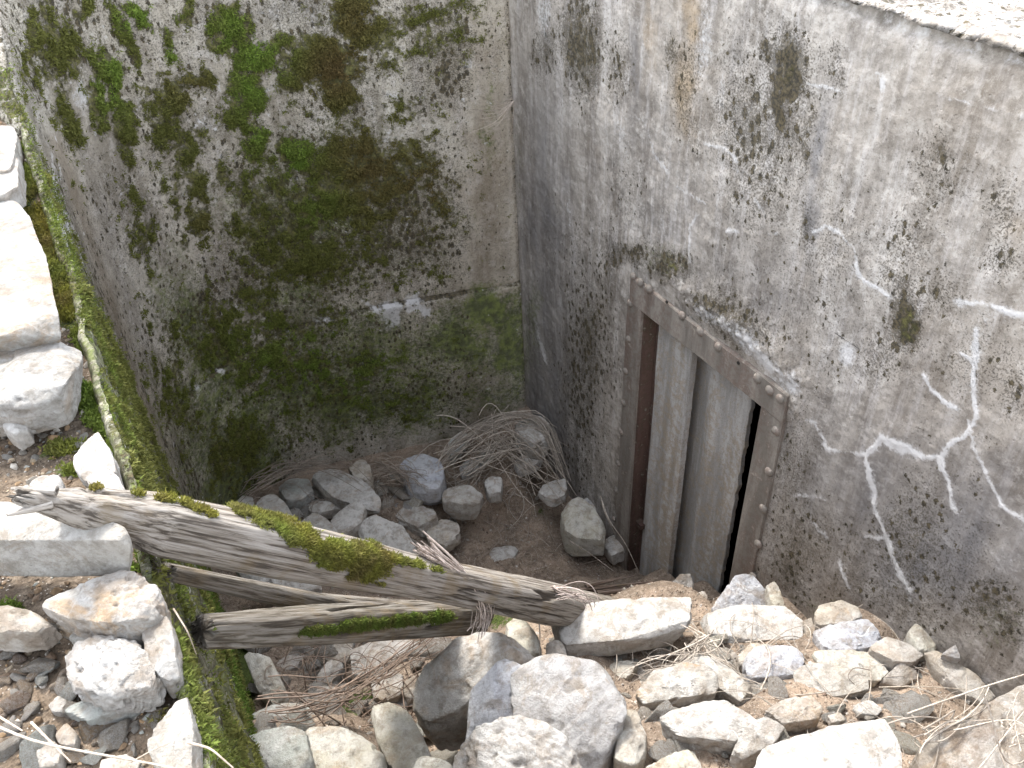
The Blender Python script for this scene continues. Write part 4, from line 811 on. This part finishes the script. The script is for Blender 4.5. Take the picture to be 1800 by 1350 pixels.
# small countable stones that fill the gaps: shared meshes, individual objects
pool = []
for k in range(14):
    r = np.random.default_rng(900 + k); pts = r.normal(size=(12, 3)); pts /= np.linalg.norm(pts, axis=1)[:, None]; pts *= [1, .75, .5]
    c_, me_ = stone_mesh('small_stone', pts, 3, .9, 16, 950 + k, 2); me_.materials.append(MR); pool.append(me_)
tl = list(TINT)
def filler(n, region, lo, hi, label, group, tints, surf, dirt=.4):
    pname = 'broken_stone' if lo >= .04 or hi == .045 else 'small_stone'
    k = 0; tries = 0
    while k < n and tries < n * 30:
        tries += 1
        px = random.uniform(region[0], region[2]); py = random.uniform(region[1], region[3]); q = surf(px, py)
        if q is None: continue
        o = link(pname, random.choice(pool), None, None, (q[0], q[1], q[2] + .3 * lo))
        s = lo * (hi / lo) ** (random.random() ** 1.7); o.scale = (s * random.uniform(.8, 1.3), s * random.uniform(.8, 1.2), s * random.uniform(.7, 1.2))
        o.rotation_euler = (random.uniform(-.5, .5), random.uniform(-.5, .5), random.uniform(0, 6.3))
        tn = random.choice(tints); finish(o, tn, random.random() * .6, .1, dirt * random.uniform(.5, 1.5)); k += 1
        lab = label; mu_, mv_, _ = pix(np.array([q])); big = s * FPX / np.linalg.norm(q)
        for h in sorted(HERO, key=lambda t_: (t_[0] - mu_[0]) ** 2 + (t_[1] - mv_[0]) ** 2)[:5]:
            dx, dy = mu_[0] - h[0], mv_[0] - h[1]
            side = ('right of' if dx > 0 else 'left of') if abs(dx) > abs(dy) else ('below' if dy > 0 else 'above')
            wd = dict(ochre='golden brown', rust='reddish brown', white='white', pale='pale', tan='tan', blue='bluish', grey='grey', warm='beige', green='greenish', dirty='brown', dark='dark', cream='cream')[tn]
            cand = ('bigger ' if big > 30 else 'small ' if big > 11 else 'tiny ') + wd + ' loose stone ' + side + ' the ' + h[2]
            if cand not in USED: lab = cand; USED.add(cand); break
        tag(o, lab, 'stone', group)
def onfloor(px, py):
    q = hit_floor(px, py); return q if -.1 < q[0] < 1.86 and q[1] < 3.5 else None
def onledge(px, py):
    z = -1.2
    for _ in range(5):
        q = at_z(px, py, z); z = float(ledge_z([q[0]], [q[1]])[0])
    return q if q[0] < -.15 and q[0] > -1.0 and .5 < q[1] < 3.3 else None
pool_small = pool; pool = []
for k in range(12):
    r = np.random.default_rng(1900 + k); pts = r.normal(size=(10, 3)); pts /= np.linalg.norm(pts, axis=1)[:, None]; pts *= [1, .7, .42]
    c_, me_ = stone_mesh('broken_stone', pts, 4, 1.0, 20, 1950 + k, 3); me_.materials.append(MR); pool.append(me_)
filler(44, (430, 830, 760, 970), .05, .11, 'broken stone of the pile behind the beam', 'broken stones of the pile behind the beam', ['pale', 'cream', 'tan', 'white', 'pale'], onfloor, .3)
filler(30, (440, 1130, 820, 1280), .05, .10, 'broken stone in the hollow below the beam', 'broken stones in the hollow below the beam', ['warm', 'dirty', 'pale'], onfloor, .5)
filler(64, (960, 1130, 1600, 1345), .04, .09, 'broken stone of the foreground bank', 'broken stones of the foreground bank', ['pale', 'cream', 'white', 'tan', 'warm'], onfloor, .4)
filler(12, (400, 1270, 900, 1348), .05, .10, 'broken stone at the bottom edge', 'broken stones at the bottom edge', ['pale', 'cream', 'green'], onfloor, .3)
filler(22, (0, 1090, 300, 1345), .022, .05, 'broken stone in the gravel of the ledge', 'broken stones of the left ledge', ['ochre', 'tan', 'rust', 'green'], onledge, .3)
pool = pool_small
filler(46, (430, 830, 800, 990), .022, .06, 'small grey brown stone of the pile behind the beam', 'small stones of the pile behind the beam', ['warm', 'tan', 'grey', 'green'], onfloor, .5)
filler(26, (790, 740, 990, 880), .015, .035, 'small stone in the soil below the stem crown', 'small stones below the stem crown', ['warm', 'dirty', 'pale'], onfloor, .6)
filler(40, (440, 1130, 830, 1290), .02, .055, 'small dull stone in the hollow below the beam', 'small stones in the hollow below the beam', ['warm', 'dirty', 'grey'], onfloor, .6)
filler(45, (950, 1150, 1640, 1340), .014, .045, 'small pale stone between the larger rocks of the foreground bank', 'small stones of the foreground bank', ['pale', 'cream', 'tan', 'green', 'dirty'], onfloor, .5)
filler(18, (1560, 1190, 1760, 1290), .010, .026, 'little stone chip on the soil by the right wall', 'stone chips by the right wall', ['green', 'pale', 'tan'], onfloor, .4)
filler(85, (0, 1090, 330, 1345), .009, .024, 'small tan or grey pebble in the gravel of the left ledge', 'pebbles in the gravel of the left ledge', ['ochre', 'ochre', 'rust', 'tan', 'warm', 'pale'], onledge, .4)
filler(30, (0, 700, 210, 850), .006, .016, 'little pale pebble on the ledge above the beam', 'pebbles on the ledge above the beam', ['pale', 'white', 'tan'], onledge, .3)

def gravel(name, label, P0, lo, hi, cols):
    n = len(P0); V0, F0 = ICO[1]; m = len(V0)
    V = V0[None] * (1 + .25 * rng.normal(size=(n, m, 1))) * (rng.uniform(.6, 1.3, size=(n, 1, 3)))
    a = rng.uniform(0, 6.28, n); ca, sa = np.cos(a)[:, None], np.sin(a)[:, None]
    V = np.stack([V[..., 0] * ca - V[..., 1] * sa, V[..., 0] * sa + V[..., 1] * ca, V[..., 2] * .8], -1)
    s = lo * (hi / lo) ** (rng.random(n) ** 2.2)
    V = V * s[:, None, None] + P0[:, None, :]
    F = (F0[None] + (np.arange(n) * m)[:, None, None]).reshape(-1, 3)
    me = mesh_np(name, V.reshape(-1, 3), F, False)
    cc = np.array(cols)[rng.integers(len(cols), size=n)] * rng.uniform(.7, 1.2, (n, 1)); setattr_col(me, 'shade', np.repeat(cc, m, 0))
    tag(link(name, me, M_TWIG), label, 'gravel', kind='stuff')
i = rng.choice(np.where(GOK & (GM < .6))[0], 9000); gravel('ledge_gravel', 'loose tan and grey gravel covering the left ledge', GP[i] + rng.normal(size=(len(i), 3)) * [.004, .004, .001], .002, .011, [(.30, .20, .11), (.33, .27, .19), (.42, .39, .34), (.22, .15, .09), (.25, .26, .235), (.15, .105, .07)])
okf = (FL[:, 1] > .3) & (FL[:, 1] < 3.5) & (FL[:, 0] > -.05) & (FL[:, 0] < 1.85)
i = rng.choice(np.where(okf)[0], 9000); gravel('pit_gravel', 'small stones and crumbs scattered over the pit soil', FL[i] + rng.normal(size=(len(i), 3)) * [.004, .004, .001], .0015, .010, [(.20, .15, .11), (.26, .21, .16), (.42, .39, .35), (.14, .10, .075), (.30, .28, .24)])

# ------------------------------------------------------------------ weathered forked beam
beam = bpy.data.objects.new('timber_beam', None); C.objects.link(beam)
def limb(name, A, B, r0, r1, seed, tint, flat=.85, nl=420, nr=110, split=.0, taper0=.0, crack=1.0, bend=0.0, prof=None, tip=None, jg=0.0):
    A = np.array(A, float); B = np.array(B, float); ax = B - A; L = np.linalg.norm(ax); ax /= L
    up = np.array([0, 0, 1.]) - ax * ax[2]; up /= np.linalg.norm(up); sd = np.cross(ax, up)
    t = np.linspace(0, 1, nl); th = np.linspace(0, 2 * np.pi, nr, endpoint=False)
    T, TH = np.meshgrid(t, th, indexing='ij'); T = T.ravel(); TH = TH.ravel()
    Rb = r0 + (r1 - r0) * T
    if prof is not None: Rb = Rb * np.interp(T, [p[0] for p in prof], [p[1] for p in prof])
    cs, sn = np.cos(TH), np.sin(TH); p = 3.2
    se = (np.abs(cs) ** p + np.abs(sn) ** p) ** (-1 / p)
    Qn = np.stack([T * L, np.cos(TH) * Rb, np.sin(TH) * Rb], 1)
    low = .13 * fbm(Qn * [1.2, 7, 7] + seed, 1.3, 3, seed)
    g1 = fbm(Qn * [1.6, 40, 40] + seed, 1, 3, seed + 1); g2 = fbm(Qn * [4, 130, 130] + seed, 1, 3, seed + 2)
    deep = sst(np.abs(fbm(Qn * [1.1, 20, 20] + 3 * seed, 1.2, 3, seed + 5)), .10, .0) * sst(vn(Qn * [2, 8, 8], 1.5, seed + 8), -.3, .3)
    r = Rb * se * (1 + low) + crack * (.004 * g1 + .0018 * g2 - .019 * deep)
    # splintered ends: fibres end at different lengths
    end0 = taper0 * (.5 + .9 * vn(np.stack([np.cos(TH) * 3, np.sin(TH) * 3, 0 * T], 1), 1.6, seed + 9))
    ragged = 0
    if tip is not None:
        fib = .5 + .5 * vn(np.stack([np.cos(TH) * 5, np.sin(TH) * 5, 0 * T], 1), 1.5, seed + 11)
        r = r * sst(T * L, fib * tip * .6 - .012, fib * tip * .6 + tip * .55)
    x = T * L
    jag = .5 + .5 * fbm(np.stack([np.cos(TH) * 3, np.sin(TH) * 3, 0 * T], 1), 2.2, 3, seed + 21)
    x = np.maximum(x, jag * jg); x = np.where(T == 0, jag * jg * .9, x)
    off = bend * np.sin(np.pi * T)
    P = A + ax * x[:, None] + up * (r * sn * flat + off)[:, None] + sd * (r * cs)[:, None]
    F = grid_faces(nl, nr); idx = np.arange(nl * nr).reshape(nl, nr)
    wrap = np.stack([idx[:-1, -1], idx[1:, -1], idx[1:, 0], idx[:-1, 0]], 1)
    F = np.concatenate([F, wrap]); n0 = len(P)
    P = np.vstack([P, P[idx[0]].mean(0), P[idx[-1]].mean(0)])
    cap0 = [[idx[0, (j + 1) % nr], idx[0, j], n0, n0] for j in range(nr)]; cap1 = [[idx[-1, j], idx[-1, (j + 1) % nr], n0 + 1, n0 + 1] for j in range(nr)]
    bm_F = F[:, ::-1]
    me = bpy.data.meshes.new(name)
    allF = [list(map(int, f)) for f in bm_F] + [[int(a), int(b), int(c)] for a, b, c, _ in cap0] + [[int(a), int(b), int(c)] for a, b, c, _ in cap1]
    me.from_pydata([tuple(p) for p in (P - np.array(beam.location))], [], allF); me.update()
    bm = bmesh.new(); bm.from_mesh(me); bmesh.ops.recalc_face_normals(bm, faces=bm.faces); bm.to_mesh(me); bm.free()
    me.polygons.foreach_set('use_smooth', np.ones(len(me.polygons), bool))
    g = me.attributes.new('grain', 'FLOAT_VECTOR', 'POINT'); Gq = np.vstack([Qn, Qn[:2]]) + seed; g.data.foreach_set('vector', Gq.astype(np.float32).ravel())
    cv = me.attributes.new('cavity', 'FLOAT', 'POINT'); cv.data.foreach_set('value', np.r_[np.clip(deep * 1.1 - g1 * .5, 0, 1), 1, 1].astype(np.float32))
    o = link(name, me, M_WOOD, beam); o['tint'] = [float(x) for x in tint]
    nrm = (up[None] * sn[:, None] + sd[None] * cs[:, None])
    return P[:-2], nrm, T
A = at_z(8, 866, -.92); Bm = at_z(1215, 1112, -3.7)
beam.location = Vector((A + Bm) / 2)
tag(beam, 'weathered grey forked timber beam leaning from the ledge into the pit', 'timber beam')
PB, NB, TB = limb('trunk', A, Bm, .036, .094, 5, (.20, .178, .15), flat=.85, prof=[(0, .25), (.015, .5), (.04, 1.0), (.08, 1.4), (.16, 1.4), (.3, 1.1), (1, 1)], jg=.05, nl=620, nr=130)
J1 = at_z(840, 1082, -2.52)
E1 = at_z(335, 1112, -1.42); E1[0] = max(E1[0], -.112)
PL, NL_, TL = limb('lower_limb', E1, J1, .034, .060, 31, (.105, .092, .07), flat=1.0, jg=.05, prof=[(0, .9), (.3, 1.1), (1, 1)])
E2 = at_z(284, 1003, -1.30); J2 = at_z(640, 1078, -2.12)
limb('upper_limb', E2, J2, .020, .036, 47, (.105, .09, .07), jg=.04, nl=260, nr=70)
J3 = at_z(620, 1055, -1.98)
limb('split_limb', at_z(500, 1052, -1.80), at_z(760, 1075, -2.30), .020, .030, 59, (.11, .095, .075), tip=.08, nl=220, nr=70)
# splinters at both ends
def splinter(a, b, r, seed, tint=(.30, .25, .20)):
    limb('splinter', a, b, r, r * .3, seed, tint, nl=40, nr=16, tip=None, crack=.3)
splinter(at_z(90, 885, -.97), at_z(12, 905, -.95), .010, 71, (.38, .35, .31)); splinter(at_z(100, 862, -.95), at_z(20, 858, -.94), .009, 72, (.38, .35, .31))
for k, (x0, y0, x1, y1) in enumerate(((1000, 1040, 1150, 1022), (1010, 1048, 1160, 1034), (1030, 1030, 1120, 1010), (1050, 1042, 1165, 1028), (980, 1045, 1110, 1030))):
    splinter(at_z(x0, y0, -3.42), at_z(x1, y1, -3.52), .012, 80 + k, (.26, .17, .12))
# moss on the beam
def onbeam(P, Nn, name, label, BL, n, ln, colf, minup=-.1, droop=0.0, parent=beam):
    u, v, ok = pix(P); w = blobs(u, v, BL); camd = -P / np.linalg.norm(P, axis=1)[:, None]
    w = sst(w + .35 * fbm(P, 40, 3, 130), .45, .8) * (((Nn * camd).sum(1)) > -.3) * (Nn[:, 2] > minup)
    i = pick(w, n); hgt = (.5 + .5 * vn(P[i], 30, 5)) * .010
    pt = P[i] + Nn[i] * (hgt * rng.random(n))[:, None] + rng.normal(size=(n, 3)) * .002
    o = moss_obj(name, pt - np.array(beam.location), Nn[i], colf(pt), ln, droop=droop); o.parent = parent; o['kind'] = 'stuff'; o['label'] = label
def cy_(pt):
    a = (vn(pt, 35, 6) * .5 + .5)[:, None]; b = (vn(pt, 14, 7) * .5 + .5)[:, None]
    return (YEL * 1.0 * a + BROWN * 1.2 * (1 - a)) * b + (LIME * .8 * a + OLIVE * 1.3 * (1 - a)) * (1 - b)
def cg_(pt): a = (vn(pt, 35, 6) * .5 + .5)[:, None]; return GREEN * 1.1 * a + OLIVE * (1 - a)
onbeam(PB, NB, 'moss', 'yellow and brown moss along the top of the beam', [(430, 900, 40, 10, 14, .9), (480, 920, 50, 16, 14, 1), (530, 945, 45, 20, 20, 1.2), (590, 975, 50, 26, 15, 1.3), (640, 985, 50, 30, 15, 1.3), (640, 1005, 34, 24, 0, 1), (665, 1035, 14, 16, 0, 1.1), (610, 1020, 10, 22, 0, .8), (700, 985, 60, 10, 14, .8), (760, 1000, 60, 6, 12, .6), (325, 885, 12, 7, 0, 1), (290, 878, 22, 6, 10, 1.1), (245, 870, 16, 6, 0, .9), (350, 895, 20, 6, 10, 1), (165, 860, 18, 8, 0, .8), (370, 905, 12, 6, 0, .9)], 40000, .0075, cy_)
onbeam(PL, NL_, 'moss', 'green moss on the lower limb', [(560, 1108, 50, 10, -5, 1), (640, 1098, 60, 12, -5, 1.1), (710, 1090, 60, 12, -5, 1.1), (770, 1085, 40, 14, 0, .9), (370, 1105, 30, 10, 0, .6)], 14000, .0065, cg_, minup=-.9)

# ------------------------------------------------------------------ dry stems
def tubes(name, label, curves, r, col, cat='dry stems', kind='stuff', nseg=14):
    if kind is None and len(curves) > 1:
        ends = ['', ', the shorter one', ', the lowest one', ', the one nearest the rim', ', the highest one']
        for j, cv_ in enumerate(curves): tubes(name, label + ends[j], [cv_], r, col, cat, kind, nseg)
        return
    V = []; F = []; CC = []
    base = 0
    for pts in curves:
        pts = np.array(pts, float)
        t = np.linspace(0, 1, len(pts)); tt = np.linspace(0, 1, nseg)
        q = np.stack([np.interp(tt, t, pts[:, k]) for k in range(3)], 1)
        for _ in range(2): q[1:-1] = .25 * q[:-2] + .5 * q[1:-1] + .25 * q[2:]
        d = np.gradient(q, axis=0); d /= np.linalg.norm(d, axis=1)[:, None] + 1e-9
        a = np.cross(d, [.3, .5, .8]); a /= np.linalg.norm(a, axis=1)[:, None] + 1e-9; b = np.cross(d, a)
        rr = r * random.uniform(.6, 1.35) * np.linspace(1.1, .55, nseg)
        for k in range(5):
            V.append(q + (a * math.cos(k * 1.2566) + b * math.sin(k * 1.2566)) * rr[:, None])
        for s in range(nseg - 1):
            for k in range(5):
                k2 = (k + 1) % 5; F.append((base + k * nseg + s, base + k2 * nseg + s, base + k2 * nseg + s + 1, base + k * nseg + s + 1))
        base += 5 * nseg
        CC.append(np.tile(np.array(col) * random.uniform(.6, 1.2), (5 * nseg, 1)))
    me = mesh_np(name, np.vstack(V), np.array(F)); setattr_col(me, 'shade', np.vstack(CC))
    o = link(name, me, M_TWIG); tag(o, label, cat, kind=kind); return o
STEM = (.44, .39, .33); STEMD = (.30, .255, .21)
def bundle(path, n, spread, jitter=.012, trim=.25):
    """path: list of world points; strands follow it loosely"""
    path = np.array(path); out = []
    t = np.linspace(0, 1, len(path))
    for _ in range(n):
        a = random.uniform(0, trim); b = 1 - random.uniform(0, trim); tt = np.linspace(a, b, 12)
        q = np.stack([np.interp(tt, t, path[:, k]) for k in range(3)], 1)
        o = rng.normal(size=3) * spread; w = rng.normal(size=3) * spread * 1.5; ph = random.uniform(0, 6)
        q = q + o + rng.normal(size=3) * spread * 1.2 * (tt - .5)[:, None] * 2 + w * np.sin(tt * random.uniform(3, 8) + ph)[:, None] + rng.normal(size=q.shape) * jitter * .25
        out.append(q)
    return out
def zpath(L): return [at_z(a, b, c) for a, b, c in L]
def chaos(region, n, lo, hi, surf, lift=.05, curl=1.0):
    out = []
    while len(out) < n:
        px = random.uniform(region[0], region[2]); py = random.uniform(region[1], region[3]); q = surf(px, py)
        if q is None: continue
        L = random.uniform(lo, hi); a = random.uniform(0, 6.28); c = curl * random.uniform(-2, 2)
        s = np.linspace(0, 1, 10); an = a + c * s
        xy = np.cumsum(np.stack([np.cos(an), np.sin(an)], 1) * L / 10, 0); h = lift * np.sin(np.pi * s * random.uniform(.5, 1)) * random.uniform(.2, 1) + .006
        P_ = np.stack([q[0] + xy[:, 0], q[1] + xy[:, 1], 0 * s], 1)
        if P_[:, 0].min() < -.1 or P_[:, 0].max() > 1.88 or P_[:, 1].max() > 3.5: continue
        P_[:, 2] = floor_z(P_[:, 0], P_[:, 1]) * .35 + (q[2]) * .65 + h
        out.append(P_)
    return out
# crown over the corner pile
cr = bundle(zpath([(745, 850, -3.38), (790, 790, -3.27), (850, 745, -3.20), (930, 722, -3.16), (962, 750, -3.20), (980, 800, -3.34), (1000, 860, -3.52)]), 30, .014, .010)
cr += bundle(zpath([(760, 830, -3.3), (830, 800, -3.25), (900, 770, -3.24), (945, 790, -3.3), (975, 830, -3.4)]), 26, .05, .02, .4)
cr += bundle(zpath([(800, 850, -3.4), (860, 800, -3.3), (905, 740, -3.18)]), 22, .04, .02, .4)
cr += bundle(zpath([(800, 760, -3.2), (880, 760, -3.2), (960, 850, -3.4), (985, 870, -3.5)]), 18, .04, .02, .4)
cr += chaos((780, 760, 1000, 880), 60, .08, .35, onfloor, .10)
tubes('dry_stems', 'crown of pale dry stems draped over the pile in the corner', cr, .0023, STEM)
cr = bundle(zpath([(425, 880, -3.22), (450, 852, -3.16), (490, 828, -3.12), (545, 818, -3.10), (600, 824, -3.14), (660, 870, -3.26)]), 30, .018, .012, .35)
cr += chaos((430, 820, 700, 900), 60, .08, .3, onfloor, .16)
tubes('dry_stems', 'arched bundle of dry stems over the left pile', cr, .0021, STEMD)
tubes('dry_stems', 'dense sheaf of dry stems between upright tan stone and light grey stone', bundle(zpath([(645, 832, -3.2), (690, 824, -3.2), (720, 838, -3.22), (735, 856, -3.28)]), 36, .022, .012, .3), .0022, STEMD)
tubes('dry_stems', 'loose dry stems lying over the brown soil', chaos((740, 830, 1080, 1010), 90, .06, .28, onfloor, .04), .0019, STEMD)
# sheaf folded over the beam
def onto_beam(px, py, rad=1.15):
    d = ray(px, py); d = d / np.linalg.norm(d); best = None
    for t in np.linspace(0, 1, 400):
        p = A + (Bm - A) * t; k = p @ d; e = np.linalg.norm(p - d * k)
        if best is None or e < best[0]: best = (e, k, t)
    r_ = (.036 + .058 * best[2]) * rad
    return d * (best[1] - math.sqrt(max(r_ ** 2 - min(best[0], r_) ** 2, 0)) - .006)
sh = bundle([onto_beam(735, 960, 1.3), onto_beam(770, 985), onto_beam(800, 1005), onto_beam(832, 1030), onto_beam(852, 1060), onto_beam(850, 1085), onto_beam(838, 1112, 1.4)], 38, .0075, .005, .10)
tubes('dry_stems', 'pale sheaf of thin stems folded over the beam', sh, .0022, (.55, .47, .42))
sh = bundle([at_z(955, 1040, -2.35), at_z(985, 1036, -2.33), at_z(1015, 1050, -2.34), at_z(1040, 1066, -2.38)], 15, .012, .006, .2)
tubes('dry_stems', 'short tuft of pale stems at the end of the beam above the long slab', sh, .0021, (.5, .42, .38))
tubes('dry_stems', 'single curved stem hanging beside the left end of the long slab', [zpath([(880, 1020, -2.4), (925, 1050, -2.36), (945, 1075, -2.36), (950, 1110, -2.38), (948, 1150, -2.45)]), zpath([(890, 1020, -2.4), (935, 1056, -2.36), (952, 1085, -2.36)])], .0024, STEM, kind=None)
tubes('dry_stems', 'tangled brown stems filling the hollow below the beam', chaos((430, 1130, 860, 1300), 150, .1, .4, onfloor, .16, 1.6) + bundle([hit_floor(440, 1240, .12), hit_floor(560, 1240, .14), hit_floor(680, 1180, .2), hit_floor(800, 1110, .2)], 16, .02) + bundle([hit_floor(560, 1270, .1), hit_floor(650, 1190, .2), hit_floor(720, 1140, .22), hit_floor(790, 1100, .2)], 10, .02), .0022, (.25, .19, .15))
tubes('dry_stems', 'dry stems and grass between the slabs of the foreground', chaos((1070, 1130, 1330, 1240), 70, .06, .26, lambda a, b: onfloor(a, b), .07) + bundle(zpath([(1205, 1120, -2.48), (1260, 1170, -2.44), (1330, 1210, -2.42)]), 22, .016) + bundle(zpath([(1255, 1105, -2.4), (1200, 1160, -2.42), (1120, 1200, -2.42)]), 14, .012), .0019, STEM)
tubes('dry_stems', 'scattered dry stems on the soil near the right wall', chaos((1380, 1140, 1760, 1300), 50, .06, .34, onfloor, .05), .0017, STEM)
tubes('dry_stems', 'long thin stem lying straight across the soil toward the leaning slab', [zpath([(1545, 1208, -2.36), (1620, 1206, -2.33), (1702, 1212, -2.33)])], .0026, (.5, .44, .36), kind=None)
tubes('dry_stems', 'dark curled stem lying on the flat half buried stone', [zpath([(1530, 1178, -2.4), (1500, 1172, -2.4), (1488, 1190, -2.4), (1505, 1206, -2.42)])], .0022, (.14, .11, .09), kind=None)
tubes('dry_stems', 'thin stem lying on the flat white slab', [zpath([(1332, 1097, -2.585), (1350, 1108, -2.583), (1380, 1110, -2.583), (1402, 1107, -2.583)])], .0018, (.3, .25, .2), kind=None)
tubes('dry_stems', 'tangle of pale stems in the bottom right corner', bundle(zpath([(1700, 1300, -2.0), (1750, 1280, -1.95), (1800, 1255, -1.93), (1850, 1240, -1.93)]), 5, .03) + bundle(zpath([(1775, 1380, -1.95), (1768, 1300, -1.92), (1775, 1240, -1.95), (1800, 1200, -2.0)]), 5, .02) + bundle(zpath([(1590, 1330, -2.05), (1660, 1290, -2.06), (1715, 1262, -2.05), (1740, 1220, -2.1)]), 8, .02), .0022, STEM)
tubes('dry_stems', 'dry stems hanging over the foot of the right wall beside the door', [zpath([(1058, 880, -3.3), (1070, 915, -3.35), (1100, 955, -3.5), (1120, 1000, -3.62)]), zpath([(1056, 872, -3.3), (1062, 900, -3.32), (1082, 940, -3.45)]), zpath([(1000, 950, -3.4), (1040, 975, -3.5), (1080, 1005, -3.5)])], .0025, STEM, kind=None)
tubes('dry_stems', 'long pale stem crossing the gravel in the bottom left corner', [zpath([(-20, 1270, -1.12), (60, 1305, -1.11), (170, 1325, -1.11), (300, 1348, -1.12), (380, 1370, -1.12)])], .0030, (.52, .46, .38), kind=None)
tubes('dry_stems', 'fine dry stems over the lower gravel of the ledge', [zpath([(55, 1270, -1.13), (85, 1300, -1.12), (125, 1340, -1.13)]), zpath([(-10, 1255, -1.13), (40, 1285, -1.12)]), zpath([(230, 1340, -1.12), (265, 1320, -1.11), (300, 1305, -1.12)]), zpath([(330, 1305, -1.12), (370, 1315, -1.1), (410, 1350, -1.12)]), zpath([(305, 1070, -1.14), (330, 1110, -1.15), (345, 1150, -1.2)])], .0016, (.42, .35, .28), kind=None)
rt = [[at_x(885, 180, 1.86), at_x(905, 170, 1.86), at_x(900, 230, 1.86), at_x(893, 250, 1.87)]]
for k in range(10):
    a = random.uniform(-1, 1); rt.append([at_z(905, 172, -1.36) + np.array([-.02, -.03, 0]), at_z(870 + a * 8, 180 + k * 4, -1.40) + np.array([0, -.03, 0]), at_z(835 + a * 20, 165 + k * 8, -1.42) + np.array([0, -.03, 0])])
tubes('dry_roots', 'fine pale roots growing out of the wall corner joint', rt, .0013, (.36, .31, .26), 'roots')

for nm in ('curved_pit_wall', 'door_wall', 'steel_door', 'timber_beam', 'inner_room'):
    bpy.data.objects[nm]['kind'] = 'thing'
